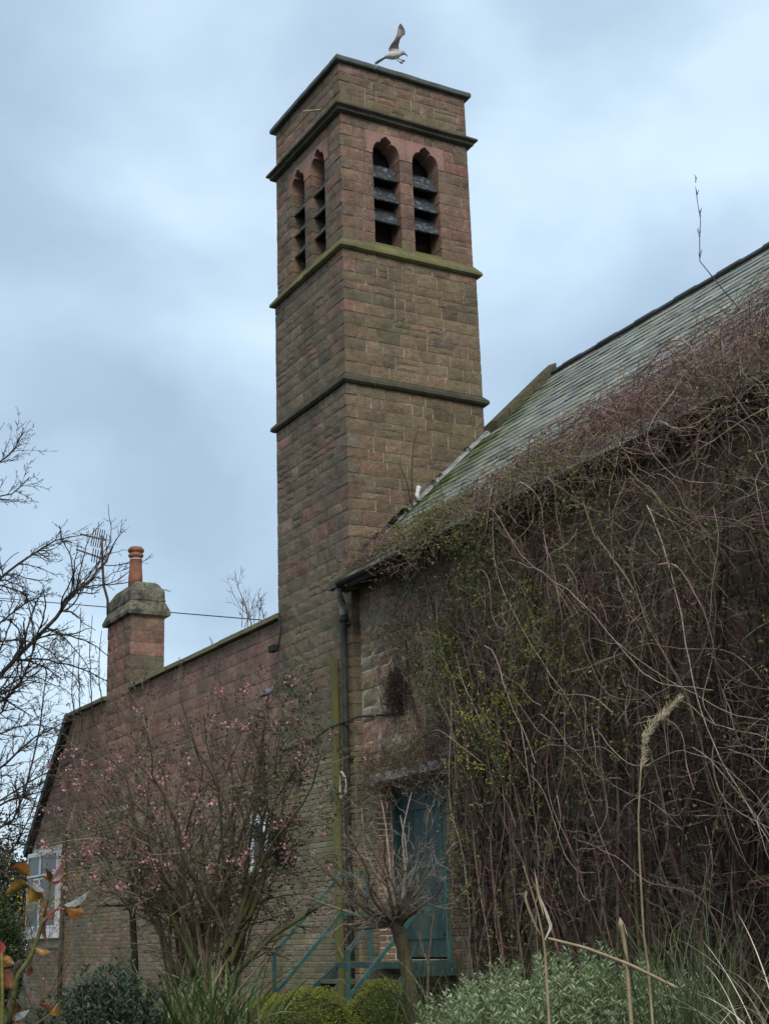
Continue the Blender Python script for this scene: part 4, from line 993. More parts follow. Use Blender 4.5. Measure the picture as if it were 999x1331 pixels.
Q2, R2, C2 = wall_strands(k, 14, b0[:, 1], b0[:, 2], math.pi + U(-1.2, 1.2, k), U(.5, 2.0, k), .5, U(.1, .8, k), U(.006, .014, k), .4, (1, 2, 0, 0, 4, .5, 0, 2), .15); Q2 += (b0-Q2[:, 0])[:, None]; emit(mb2, Q2, R2, C2, 4)
# hanging strands from the eaves
N = 560; P, Rr, C = wall_strands(N, 24, ydist(N), U(4.8, 6.6, N), U(-1.3, 1.3, N), U(.6, 2.8, N), 1.0, U(.35, 1.1, N), U(.0028, .006, N), .5, (3, 3, 3, 2.5, 1.5, 1.5, 2, 2), .2); emit(mb, P, Rr, C, 3, True)
# short random twigs through the volume
N = 3900; P, Rr, C = wall_strands(N, 9, -U(.3, 12.2, N), U(.6, 6.6, N), U(-3.1, 3.1, N), U(.15, .75, N), 1.15, U(0, 1.1, N), U(.002, .004, N), .5, (3, 3, 1.5, .7, 3, 1, 1, 3), .3); 
dens = np.clip((-P[:, 0, 1]-.2)/2.2, .25, 1) ; s = rng.rand(N) < dens; emit(mb, P[s], Rr[s], C[s], 3, True)
# long pale arching canes in front
N = 210; P, Rr, C = wall_strands(N, 30, -U(2.0, 11.5, N), U(2.2, 6.6, N), U(-2.2, 2.2, N), U(1.0, 3.8, N), .7, U(.85, 1.25, N), U(.0045, .009, N), .45, (.5, .3, 2, 6, 0, 2, 3, 0), .12, gravity=.18); emit(mb2, P, Rr, C, 4)
CA = P[clip_ok(P)]
k = len(CA)*9; ci = rng.randint(len(CA), size=k); si = rng.randint(2, 28, size=k); b0 = CA[ci, si]; n = 6
dv = norm_rows(rng.normal(0, 1, (k, 3))*[.7, 1, 1]); ll = U(.06, .35, k); tt = np.linspace(0, 1, n)
P = b0[:, None] + dv[:, None]*(ll[:, None]*tt)[..., None] + np.stack([smooth_noise(k, n, .012) for _ in range(3)], -1)
emit(mb, P, U(.0022, .0038, k)[:, None]*np.linspace(1, .5, n), vine_cols(k, (3, 2, 3, 2, 1, 1, 3, 1)), 3, True)
# mop of arching twigs along the eave
N = 2500
y = np.where(rng.rand(N) < .2, -U(.2, 3.0, N), ydist(N)); amp = .20 + .28*np.clip((-y-1.5)/5, 0, 1); n = 12; tt = np.linspace(0, 1, n)
dirx = U(-1, .9, N); L = U(.3, 1.2, N)*(amp+.35); lift = U(.1, .8, N)*amp
x0 = U(-.75, .15, N)*(.4+.6*np.clip((-y-1)/4, 0, 1)) + .02
base_z = np.where(x0 > EAVE_X, EAVE_Z+SL*(x0-EAVE_X), EAVE_Z-.1+U(-.35, .05, N))
yy = y[:, None] + U(-1, 1, N)[:, None]*L[:, None]*tt + smooth_noise(N, n, .06)
xx = x0[:, None] + (dirx*L*.75)[:, None]*tt + smooth_noise(N, n, .05)
zz = base_z[:, None] + lift[:, None]*np.sin(tt*math.pi*U(.55, 1.15, N)[:, None]) + smooth_noise(N, n, .05)
surf = EAVE_Z+SL*(np.maximum(xx, EAVE_X)-EAVE_X)+.03
zz = np.where(xx > EAVE_X-.02, np.maximum(zz, surf+U(0, .12, N)[:, None]), zz)
P = np.stack([xx, yy, zz], -1); emit(mb, P, U(.0022, .0048, N)[:, None]*np.linspace(1, .5, n), vine_cols(N, (3, 3, 3, 1.5, 2, 1, 3, 2)), 3, True)
# long bare loops arching over the eave and the slates
N = 520; n = 20; tt = np.linspace(0, 1, n); y = -(1.0 + 10.5*rng.beta(1.9, 1.2, N)); x0 = U(-.7, .5, N); span = U(.5, 1.8, N); az = U(-1.3, 1.3, N); rise = U(.12, .6, N)*np.clip((-y)/6, .3, 1)
xx = x0[:, None] + (span*np.cos(az)*.7)[:, None]*tt*np.sign(U(-.5, 1, N))[:, None] + smooth_noise(N, n, .05); yy = y[:, None] + (span*np.sin(az))[:, None]*tt + smooth_noise(N, n, .06)
zz = np.where(x0 > EAVE_X, EAVE_Z+SL*(x0-EAVE_X), EAVE_Z-.1)[:, None] + rise[:, None]*np.sin(tt*math.pi*U(.7, 1.25, N)[:, None]) + tt*U(-.3, .7, N)[:, None] + smooth_noise(N, n, .04)
surf = EAVE_Z+SL*(np.maximum(xx, EAVE_X)-EAVE_X)+.05; zz = np.where(xx > EAVE_X-.02, np.maximum(zz, surf), zz)
ok = (yy.max(1) < -.6) & (xx.max(1) < np.interp(-y, [1, 4, 7, 9], [.3, .9, 1.9, 2.8])) & ((zz-surf)[:, :].max(1) < np.interp(-y, [1, 6], [.3, .5]))
emit(mb, np.stack([xx, yy, zz], -1)[ok], (U(.003, .0055, N)[:, None]*np.linspace(1, .45, n))[ok], vine_cols(N, (3, 2, 4, 2, 1, .5, 4, 2))[ok])
# twigs scrambling up the slates
N = 1700; y = -(2.6 + 9.2*rng.beta(1.9, 1.1, N)); smax = np.interp(-y, [3, 5, 6.5, 8, 9.5, 13], [.5, 1.4, 2.6, 4.2, 5.2, 5.4])
n = 14; s0 = rng.beta(1.0, 1.5, N)*smax; th = U(-1.1, 1.1, N)[:, None] + smooth_noise(N, n, .55); L = U(.4, 1.7, N)
ss = s0[:, None] + np.cumsum(np.cos(th)*(L/(n-1))[:, None], 1); yy = y[:, None] + np.cumsum(np.sin(th)*(L/(n-1))[:, None], 1)
hh = np.abs(.05 + .14*rng.rand(N)[:, None] + smooth_noise(N, n, .09)) + .03
ok = (ss.max(1) < smax+.3) & (ss.max(1) < slen+.05) & (yy.max(1) < -1.5)
P = np.array([EAVE_X, 0, EAVE_Z]) + ss[..., None]*sdir + hh[..., None]*snor; P[..., 1] = yy
emit(mb, P[ok], (U(.0024, .0055, N)[:, None]*np.linspace(1, .5, n))[ok], vine_cols(N, (4, 5, 2, 1, 3, .5, 3, 4))[ok])
mb.obj('stems', 'bark', climb, True, 'stuff'); mb2.obj('canes', 'bark', climb, True, 'stuff')
# leaves
lp = np.concatenate(leafpts); py_ = -lp[:, 1]; pr_ = np.interp(py_, [0, 1, 3, 5, 7, 12], [.32, .55, .95, .70, .30, .15])*np.interp(lp[:, 2], [0, 2.5, 4, 6.0, 6.5], [.3, .5, .9, .9, .42])
# leaves come in patches
pat = np.sin(lp[:, 1]*2.3+1)*np.sin(lp[:, 2]*2.9+.5) + np.sin(lp[:, 1]*5.1)*np.sin(lp[:, 2]*4.3+2)*.6
s = rng.rand(len(lp)) < pr_*np.clip(.55+.8*pat, .05, 1.6); lp = lp[s]
lp = np.concatenate([lp+rng.normal(0, .035, lp.shape)-[.03, .02, 0] for _ in range(3)]); n = len(lp); print('leaves', n)
LC = 1.35*np.array([(.10, .125, .03), (.14, .15, .04), (.075, .11, .04), (.06, .085, .03), (.17, .16, .045)])
def sprinkle(P, cols, lo, hi): 
    n = len(P); return MB().leaves(P, norm_rows(rng.normal(0, 1, (n, 3))+[-.3, -.2, .2]), norm_rows(rng.normal(0, .7, (n, 3))+[-.6, -.4, .5]), U(lo, hi, n), U(lo, hi, n)*.55, cols[rng.randint(len(cols), size=n)]*U(.75, 1.2, (n, 1)))
sprinkle(lp, LC, .028, .055).obj('leaves', 'leaf', climb, kind='stuff')
# withered leaves caught in the tangle
N = 9000; yy = -U(1.2, 11.8, N); zz = U(1.0, 6.3, N); P = np.stack([HX-.03-bulge(yy, zz)*U(.05, .9, N), yy, zz], -1)
P = P[~((P[:, 1] > -2.25) & (P[:, 2] < 3.6))]
sprinkle(P, np.array([(.085, .052, .042), (.12, .078, .06), (.055, .04, .032), (.16, .12, .09), (.05, .065, .025)]), .022, .055).obj('withered_leaves', 'dry', climb, kind='stuff')
# yellow young leaves
yl = thing('yellow_climber', 'patch of yellow young leaves among the brown stems right of door', 'climber', (-.2, -4.2, 1.0))
P = []; T = Twigs()
for (cx, cy, sx, sy, k) in ((700, 845, 22, 22, 60), (675, 905, 30, 8, 30), (650, 940, 30, 25, 40), (745, 860, 12, 30, 14), (690, 800, 22, 12, 16), (730, 940, 30, 30, 16), (615, 900, 20, 60, 30), (620, 990, 30, 30, 24)):
    for _ in range(k):
        x, y = cx+rng.normal(0, sx), cy+rng.normal(0, sy); v = at(x, y, 1.0)-CAM; q = CAM + v*((-.42-CAM[0])/v[0])
        if q[2] > 1.2 and q[1] < -2.4: P.append(q)
P = np.array(P); tw = []
for q in P[::2]:
    grow(T, q+[.12, rng.normal(0, .1), -.3], np.array([-.2, rng.normal(0, .3), 1]), .38, .003, 9, dict(YP, col=[(.13, .1, .06)]))
T.mesh('stems', 'bark', yl)
P = np.concatenate([P+rng.normal(0, .022, P.shape) for _ in range(5)])
sprinkle(P, np.array([(.36, .33, .05), (.30, .30, .06), (.42, .36, .06)]), .025, .045).obj('leaves', 'leaf', yl, kind='stuff')
# dead nest-like clump above the door
nb = thing('dead_creeper_clump', 'dark brown withered clump of creeper on the wall above door', 'creeper', (HX-.1, -1.15, 4.45))
N = 520; c = np.array([HX-.10, -1.15, 4.72]); n = 7; d = norm_rows(rng.normal(0, 1, (N, 3))*[.6, 1, 1.2]); P = c + rng.normal(0, 1, (N, 3))*[.05, .10, .17]
P = P[:, None] + d[:, None]*np.linspace(0, .16, n)[None, :, None] + np.stack([smooth_noise(N, n, .015) for _ in range(3)], -1); P[..., 0] = np.minimum(P[..., 0], HX-.01)
MB().strands(P, np.full((N, n), .0032), 3, np.hstack([np.array([(.06, .035, .03), (.08, .05, .04), (.045, .03, .026)])[rng.randint(3, size=N)], np.zeros((N, 1))])).obj('stems', 'bark', nb, True, 'stuff')
ov = thing('lintel_creeper', 'fringe of thin leafy creeper hanging over the pale door lintel', 'creeper', (HX-.1, -1.5, 3.6))
N = 470; n = 9; y0 = -U(.2, 2.6, N); z0 = U(3.42, 4.0, N); th = U(-3.1, 3.1, N)[:, None] + smooth_noise(N, n, .8); l_ = (U(.12, .55, N)/(n-1))[:, None]
yy = y0[:, None]+np.cumsum(np.sin(th)*l_, 1); zz = z0[:, None]+np.cumsum(np.cos(th)*l_, 1); xx = HX-.05-np.abs(U(.0, .28, N)[:, None]+smooth_noise(N, n, .05))
P = np.stack([xx, yy, np.maximum(zz, 3.2)], -1)
MB().strands(P, U(.002, .0045, N)[:, None]*np.linspace(1, .5, n), 3, vine_cols(N, (3, 3, 2, 1, 4, 2, 1, 3))).obj('stems', 'bark', ov, True, 'stuff')
q = P[:, ::3].reshape(-1, 3); q = q[rng.rand(len(q)) < .5]; q = np.concatenate([q+rng.normal(0, .03, q.shape) for _ in range(2)])
sprinkle(q, 1.4*np.array([(.10, .115, .035), (.07, .09, .035), (.13, .09, .05), (.16, .10, .05)]), .02, .042).obj('leaves', 'leaf', ov, kind='stuff')
# single long shoot standing above the ridge
sh = [at(925, 359, 15.6), at(917, 349, 15.6), at(909, 339, 15.6), at(909, 310, 15.6), at(910, 285, 15.6), at(906, 262, 15.6), at(903.5, 242, 15.6)]
m = MB().tube([at(985, 440, 15.4), at(955, 395, 15.5)] + sh, [.009, .008, .008, .007, .007, .0065, .006, .005, .004], 4, (.09, .06, .05, 0))
for q in sh[2:]:
    for _ in range(3):
        w = norm(rng.normal(0, 1, 3)); m.tube([q+AX_U*rng.uniform(0, .1), q+AX_U*rng.uniform(.1, .13)+w*.03], .004, 3, (.1, .07, .06, 0))
tag(m.obj('climber_shoot', 'bark', None, True), 'single thin bare shoot standing up above the slate ridge', 'shoot')
# weed saplings in the valley
for (pts, lab) in (([(537, 700), (536, 650), (535, 600), (538, 575), (545, 552)], 'taller bare sapling rooted in the roof flashing against tower'), ([(534, 655), (528, 625), (519, 605), (521, 590)], 'shorter curved bare sapling rooted in the roof flashing against tower')):
    q = []
    for x, y in pts:
        v = at(x, y, 1)-CAM; q.append(CAM + v*((-.13-CAM[1])/v[1]))
    m = MB().tube(q, np.linspace(.011, .005, len(q)), 4, (.05, .035, .03, 0)); tag(m.obj('sapling', 'bark', None, True), lab, 'sapling')
    for p_ in q[1:]: pass
# moss cushions along the flashing
mo = MB()
for k in range(46):
    x = rng.choice([rng.uniform(.08, .5), rng.uniform(.5, .95), rng.uniform(.95, 2.4)], p=[.5, .4, .1]); q = roofpt(x, -.04-.05*rng.rand(), .03); n = 60
    w = norm_rows(rng.normal(0, 1, (n, 3))); mo.leaves(q+w*[1.5, 1, .8]*rng.uniform(.012, .038), w, norm_rows(rng.normal(0, 1, (n, 3))), np.full(n, .03), np.full(n, .018), np.array([(.03, .045, .012), (.05, .06, .015), (.02, .022, .012)])[rng.randint(3, size=n)])
o = mo.obj('moss', 'leaf', None, kind='stuff'); tag(o, 'dark moss cushions growing along the lead flashing beside tower', 'moss')
# twigs on top of the annex
ta = thing('parapet_weeds', 'bare twigs growing on the annex parapet beside the tower', 'weeds', (.3, 3.6, AT+.1))
T = Twigs()
for k in range(9):
    x = [322, 328, 318, 335, 314, 326, 275, 345, 331][k]; v = at(x, 808 if k != 6 else 838, 1)-CAM; q = CAM + v*((.35-CAM[0])/v[0])
    grow(T, q-[0, 0, .1], np.array([0, rng.normal(0, .2), 1]), [.9, .7, .5, .5, .4, 1.0, .25, .4, .6][k], .008, 0, dict(YP, kids=[6, 3], ang=(.3, .7), col=[(.13, .10, .08)]))
T.mesh('stems', 'bark', ta)

# ------------------------------------------------------------------ shrubs in front
def stem_shrub(name, label, c, spread, nst, height, leafL, leafW, cols, per, lean=.25, pair=True, rise=.75, depth=.8):
    root = thing(name, label, 'shrub', (c[0], c[1], float(ground_z(c[0], c[1])))); ms = MB(); ml = MB()
    for i in range(nst):
        a = rng.uniform(0, 2*math.pi); rr = math.sqrt(rng.rand()); o_ = (AX_R*math.cos(a)*spread + np.array([AX_D[0], AX_D[1], 0])*math.sin(a)*depth)*rr
        b = np.array([c[0]+o_[0]*.75, c[1]+o_[1]*.75, 0]); b[2] = ground_z(b[0], b[1])
        h = height*(1-.28*rr**2)*rng.uniform(.82, 1.08); top = np.array([c[0]+o_[0]*1.1, c[1]+o_[1]*1.1, b[2]+h]) + rng.normal(0, .04, 3)
        q = np.array([b, b*.5+top*.5+rng.normal(0, .04, 3), top]); t = np.linspace(0, 1, 7)[:, None]; pts = q[0]*(1-t)**2 + 2*q[1]*t*(1-t) + q[2]*t*t
        ms.tube(pts, np.linspace(.006, .0025, 7), 3, (.10, .09, .06, 0), cap=False)
        d = norm(pts[-1]-pts[-2]); f = 1-rise*rng.rand(per)**1.3; f.sort(); n = per
        base = np.stack([np.interp(f*6, np.arange(7), pts[:, k]) for k in range(3)], 1)
        ang = np.arange(n)*2.4 + rng.rand()*6; s1 = norm(np.cross(d, [.3, .2, 1])); s2 = np.cross(d, s1)
        out = np.cos(ang)[:, None]*s1 + np.sin(ang)[:, None]*s2; D = norm_rows(out*rng.uniform(.6, 1.0, (n, 1)) + d*rng.uniform(.35, .9, (n, 1)))
        cc = np.array(cols)[rng.randint(len(cols), size=n)]*rng.uniform(.75, 1.2, (n, 1))
        sz = rng.uniform(.7, 1.2, n)*np.interp(f, [0, .9, 1], [1, 1, .7])
        ml.leaves(base, D, norm_rows(d*1.0-out*.4+rng.normal(0, .2, (n, 3))), leafL*sz, leafW*sz, cc, curl=.06, six=True)
    ms.obj('stems', 'bark', root, kind='stuff'); ml.obj('leaves', 'leaf', root, kind='stuff'); return root
SIL = np.array([1.95, 1.85, 1.5])*np.array([(.15, .20, .135), (.18, .23, .165), (.12, .175, .10), (.22, .26, .20), (.10, .155, .075)])
c = at(735, 1300, 9.6); stem_shrub('silver_shrub', 'silvery grey-green leafy shrub in front of the hall wall', c, .92, 330, 1.17, .062, .017, SIL, 40, rise=.55)
c = at(612, 1310, 9.2); stem_shrub('silver_shrub', 'smaller silvery shrub clump at foot of the pruned tree', c, .30, 70, 1.14, .058, .018, SIL, 34, rise=.55, depth=.4)
c = at(140, 1310, 11.5); stem_shrub('evergreen_shrub', 'blue-green evergreen shrub below the white window', c, .42, 120, 1.38, .07, .03, [(.06, .095, .058), (.075, .115, .07), (.045, .075, .045), (.09, .125, .08)], 36, rise=.5, depth=.5)
c = at(85, 1325, 12.5); stem_shrub('evergreen_shrub', 'low dark evergreen shrub between the rose shoots and blossom shrub', c, .4, 70, 1.1, .06, .026, [(.03, .06, .04), (.045, .075, .05)], 30, rise=.6, depth=.5)

def blades(name, label, c, n, spread, L, width, cols, cat='plant', droop=.6, mat='leaf', seg=9, upr=(.2, .9), depth=None):
    root = thing(name, label, cat, (c[0], c[1], float(ground_z(c[0], c[1])))); mb = MB()
    for i in range(n):
        a = rng.uniform(0, 2*math.pi); r_ = math.sqrt(rng.rand()); F_ = np.array([AX_D[0], AX_D[1], 0])
        off = AX_R*math.cos(a)*spread*r_ + F_*math.sin(a)*(depth or spread)*r_; off[2] = 0
        b = np.array([c[0], c[1], 0])+off; b[2] = ground_z(b[0], b[1])
        az = rng.uniform(0, 2*math.pi); out = np.array([math.cos(az), math.sin(az), 0]); l = L*rng.uniform(.65, 1.1); el = rng.uniform(*upr)
        t = np.linspace(0, 1, seg); ang = math.pi/2 - el*.35 - t**1.6*droop*rng.uniform(.5, 2.2)
        st_ = l/(seg-1); p = b + np.cumsum(np.stack([np.cos(ang)*out[0], np.cos(ang)*out[1], np.sin(ang)], 1)*st_, 0)
        side = np.array([-out[1], out[0], 0]); side = norm(side + rng.normal(0, .3, 3)); w_ = width*rng.uniform(.7, 1.2)*np.sin(np.clip(t*.86+.14, 0, 1)*math.pi)**.6
        v = np.concatenate([p-side*w_[:, None]/2, p+side*w_[:, None]/2]); q = [(k, k+1, seg+k+1, seg+k) for k in range(seg-1)]
        c_ = np.array(cols)[rng.randint(len(cols))]*rng.uniform(.75, 1.2); mb.add(v, q, col=(*c_, 0))
    mb.obj('blades', mat, root, kind='stuff'); return root
IR = [(.08, .13, .04), (.11, .16, .055), (.06, .10, .035), (.15, .17, .07), (.26, .22, .12)]
c = at(262, 1331, 12.4); blades('strap_leaf_clump', 'clump of arching strap-like green leaves in front of blossom shrub', c, 300, .55, 1.35, .026, IR, 'plant', .75)
c = at(900, 1300, 9.0); blades('grass_tuft', 'fine green grass tuft beside the silvery shrub', c, 260, .35, 1.5, .007, [(.07, .10, .04), (.10, .125, .055), (.14, .14, .07)], 'grass', .6)
c = at(720, 1290, 12.0); blades('undergrowth_grass', 'rough green grass growing along the foot of the hall wall', c, 420, 1.6, 1.25, .009, [(.05, .075, .03), (.075, .095, .04), (.12, .11, .06)], 'grass', .7, depth=.7)
STR = [(.50, .40, .26), (.60, .50, .35), (.40, .31, .20), (.66, .58, .45)]
c = at(1035, 1300, 7.4); pg = blades('dry_grass_clump', 'pale dry ornamental grass clump at right edge', c, 120, .20, 1.45, .0075, STR, 'grass', 1.25, 'dry', 14, (.0, .45))

# dry reeds
def reed(label, pts, d, r0, r1, plume=None, extra=()):
    root = thing('dry_reed', label, 'reed', tuple(at(pts[0][0], pts[0][1], d)*[1, 1, 0]), 'dry reeds among the silvery shrub')
    q = [at(x, y, d) for x, y in pts]; q0 = q[0].copy(); q0[2] = ground_z(q0[0], q0[1])
    full = [q0]+q if len(pts) != 4 or pts[0][0] < 850 else q
    t = np.linspace(0, len(full)-1, 24); pp = np.stack([np.interp(t, np.arange(len(full)), np.array(full)[:, k]) for k in range(3)], 1)
    MB().tube(pp, np.linspace(r0, r1, 24), 5, (.40, .31, .20, 0)).obj('stalk', 'dry', root, True)
    for (lp_, w_) in extra:
        v = np.array([at(x, y, d+.02) for x, y in lp_]); t = np.linspace(0, len(v)-1, 12); v = np.stack([np.interp(t, np.arange(len(v)), v[:, k]) for k in range(3)], 1)
        ww = w_*np.sin(np.linspace(.35, math.pi*.97, 12)); sd_ = norm(np.cross(v[-1]-v[0], AX_D+[.3, 0, .2]))
        MB().add(np.concatenate([v-sd_*ww[:, None]/2, v+sd_*ww[:, None]/2]), [(k, k+1, 13+k, 12+k) for k in range(11)], col=(*STR[rng.randint(4)], 0)).obj('leaf', 'dry', root)
    if plume:
        ax = np.array([at(x, y, d) for x, y in plume]); n = 420; t = rng.rand(n)*(len(ax)-1); c0 = np.stack([np.interp(t, np.arange(len(ax)), ax[:, k]) for k in range(3)], 1)
        dr = norm(ax[-1]-ax[0]); w = np.sin(np.clip(t/(len(ax)-1)*.9+.08, 0, 1)*math.pi); D = norm_rows(dr + rng.normal(0, .32, (n, 3)))
        MB().leaves(c0+rng.normal(0, .010, (n, 3))*w[:, None], D, norm_rows(rng.normal(0, 1, (n, 3))), rng.uniform(.03, .07, n), np.full(n, .004), np.array(STR)[rng.randint(4, size=n)]).obj('plume', 'dry', root, kind='stuff')
reed('tall dry reed with pale feathery plume in front of the climbers', [(842, 1258), (836, 1215), (831, 1120), (829, 1060), (833, 992)], 8.6, .0085, .005, [(833, 1000), (835, 965), (845, 945), (862, 930), (884, 908)])
reed('broken dry reed with drooping curled leaves left of the tall one', [(708, 1240), (706, 1222), (697, 1180), (680, 1126)], 8.8, .011, .003, None,
     (([(702, 1216), (690, 1190), (682, 1168), (684, 1158), (692, 1160)], .016), ([(708, 1222), (716, 1205), (709, 1185), (700, 1162)], .020), ([(706, 1190), (700, 1165), (694, 1128)], .012)))
reed('short snapped reed stump between the taller reeds', [(814, 1250), (811, 1225), (806, 1200)], 8.7, .014, .012, None, (([(808, 1222), (805, 1205), (807, 1194), (812, 1206), (815, 1218)], .035),))
reed('fallen dry reed lying slanted across the silvery shrub', [(880, 1285), (820, 1255), (760, 1232), (712, 1220)], 8.5, .011, .008)

# clipped box balls
def box_ball(label, c, rad):
    root = thing('box_ball', label, 'bush', (c[0], c[1], float(ground_z(c[0], c[1]))), 'clipped box bushes by the steps')
    rad = np.array(rad); n = 11000; w = norm_rows(rng.normal(0, 1, (n, 3)))
    lump = 1 + .09*np.sin(w[:, 0]*5+c[0]*9)*np.sin(w[:, 2]*5+1) + .05*np.sin(w[:, 1]*11+w[:, 2]*4)
    P = c + w*rad*(lump*rng.uniform(.88, 1.03, n))[:, None]; P[:, 2] = np.maximum(P[:, 2], ground_z(c[0], c[1]))
    MB().leaves(P, norm_rows(w+rng.normal(0, .7, (n, 3))), norm_rows(w+rng.normal(0, .8, (n, 3))), rng.uniform(.016, .028, n), rng.uniform(.010, .016, n), np.array([(.22, .25, .035), (.27, .29, .05), (.15, .19, .03), (.32, .32, .06)])[rng.randint(4, size=n)]*rng.uniform(.8, 1.15, (n, 1))).obj('leaves', 'leaf', root, kind='stuff')
    an = np.linspace(-1.5, 1.5, 10); rg = [[tuple(c + rad*.86*np.array([math.cos(a)*math.cos(b), math.cos(a)*math.sin(b), math.sin(a)])) for b in np.arange(14)*math.pi/7] for a in an]
    MB().rings(rg, (.035, .045, .015, 0)).obj('dark_core', 'bark', root, True)  # plain solid dark ball filling the inside of the leaf shell
c = at(398, 1338, 13.4); box_ball('rounded yellow-green box bush in the middle of the clipped row', c, (.44, .44, .36))
c = at(498, 1335, 13.9); box_ball('rounded box bush behind the pruned tree trunk', c, (.40, .38, .42))
c = at(345, 1345, 14.2); box_ball('small box bush at left end of the clipped row', c, (.32, .3, .36))

# ------------------------------------------------------------------ rose shoots close to the camera
rose = thing('rose_bush', 'red and orange leaved shoots close to camera at lower left', 'bush', tuple(at(20, 1331, 4.2)*[1, 1, 0]))
DR = 4.2
def rstem(pp, r0, r1, col):
    q = [at(x, y, DR+k) for x, y, k in pp]; t = np.linspace(0, len(q)-1, 14); qq = np.stack([np.interp(t, np.arange(len(q)), np.array(q)[:, k]) for k in range(3)], 1)
    MB().tube(qq, np.linspace(r0, r1, 14), 7, col).obj('stem', 'bark', rose, True)
g0 = at(25, 1360, DR); g0[2] = .02
MB().tube([g0, at(25, 1420, DR), at(22, 1331, DR)], [.012, .011, .010], 7, (.12, .09, .05, .3)).obj('stem', 'bark', rose, True)
rstem([(12, 1331, 0), (22, 1270, 0), (40, 1245, .0), (52, 1210, .02), (58, 1190, .02), (66, 1175, .02), (84, 1178, .0)][:5], .009, .0055, (.10, .10, .035, 0))
rstem([(57, 1192, .02), (60, 1178, 0), (52, 1160, 0), (46, 1148, 0), (40, 1143, 0)], .005, .003, (.22, .09, .05, 0))
rstem([(57, 1192, .02), (62, 1170, 0), (65, 1150, 0), (65, 1144, 0)], .005, .003, (.13, .12, .05, 0))
rstem([(56, 1200, .02), (66, 1188, 0), (76, 1180, 0), (84, 1183, 0)], .005, .003, (.22, .08, .06, 0))
rstem([(10, 1345, .1), (15, 1300, .1), (20, 1262, .1), (26, 1250, .1)], .014, .009, (.05, .042, .032, .3))
rstem([(22, 1345, 0), (20, 1325, 0), (12, 1312, 0), (10, 1308, 0)], .005, .003, (.16, .08, .05, 0))
rstem([(30, 1345, 0), (50, 1330, 0), (66, 1318, 0)], .004, .003, (.14, .10, .05, 0))
rstem([(2, 1345, -.2), (3, 1290, -.2), (2, 1240, -.2)], .006, .004, (.18, .16, .05, 0))
RC = dict(o=(.27, .105, .022), r=(.20, .030, .03), g=(.05, .085, .04), y=(.25, .14, .022), w=(.22, .27, .26), m=(.20, .065, .03))
def rose_leaf(bx, by, tx, ty, wpx, c, tilt, dz=0.0, fold=.25):
    B, E_ = at(bx, by, DR), at(tx, ty, DR+dz); D = E_-B; L = np.linalg.norm(D); D = D/L
    S = np.cross(D, AX_D); S = norm(S); Nn = np.cross(S, D); S2 = S*math.cos(tilt)+Nn*math.sin(tilt); N2 = np.cross(S2, D)
    w_ = wpx*DR/FPX/2; v = []; rows = 11; col = []; ph = rng.rand()*6; tw = rng.uniform(-.5, .5)
    for i in range(rows):
        f = i/(rows-1); ww = w_*math.sin(math.pi*(f**.8))**.75 if 0 < f < 1 else 0
        for s in (-1, -.5, 0, .5, 1):
            e_ = 1 + (.10*(i % 2) if abs(s) == 1 else 0); St = S2*math.cos(tw*f)+N2*math.sin(tw*f)
            v.append(B + D*L*f + St*ww*s*e_ + N2*(abs(s)**1.5*ww*fold*2.4 - .16*L*(f-.35)**2*3 + .05*ww*math.sin(i*1.9+s*4+ph)))
            mixf = min(1, abs(s)*.6+.3*f+rng.uniform(0, .3)) if s else -.35; cc = np.array(c)*(1-.35*mixf) + np.array((.30, .07, .03))*.35*mixf; col.append((*cc, 0))
    q = [(i*5+j, i*5+j+1, i*5+j+6, i*5+j+5) for i in range(rows-1) for j in range(4)]
    MB().add(v, q, col=np.array(col)).obj('leaf', 'rose_leaf', rose, True)
for a in ((38, 1138, 14, 1124, 18, 'o', .4), (39, 1146, 20, 1146, 15, 'g', .9), (38, 1150, 9, 1158, 18, 'y', .5), (48, 1158, 36, 1172, 20, 'y', .1), (43, 1146, 57, 1162, 9, 'w', .8),
          (65, 1146, 84, 1124, 15, 'r', .9), (64, 1146, 62, 1128, 9, 'r', .3), (66, 1147, 82, 1142, 9, 'r', .7), (65, 1145, 58, 1140, 7, 'm', .4),
          (84, 1178, 120, 1161, 12, 'w', 1.0), (86, 1178, 110, 1189, 16, 'o', .6), (84, 1180, 98, 1188, 14, 'g', .8), (84, 1179, 76, 1178, 7, 'w', .6), (60, 1192, 74, 1190, 8, 'm', .9), (58, 1198, 58, 1222, 9, 'm', .9),
          (2, 1242, -8, 1220, 16, 'r', .3), (2, 1246, 18, 1254, 14, 'o', .6), (2, 1262, 14, 1284, 22, 'm', .5), (4, 1268, -8, 1290, 18, 'm', .2), (34, 1268, 42, 1256, 9, 'r', .3),
          (10, 1310, 20, 1296, 12, 'r', .4), (12, 1322, 40, 1316, 12, 'w', .9), (20, 1331, 38, 1340, 14, 'y', .7), (4, 1330, 10, 1310, 14, 'g', .5), (18, 1318, 26, 1300, 10, 'm', .6), (66, 1318, 82, 1298, 18, 'y', .9), (66, 1318, 52, 1304, 13, 'm', .8), (46, 1233, 66, 1240, 9, 'y', .8)):
    rose_leaf(*a[:5], RC[a[5]], a[6], rng.uniform(-.03, .03))

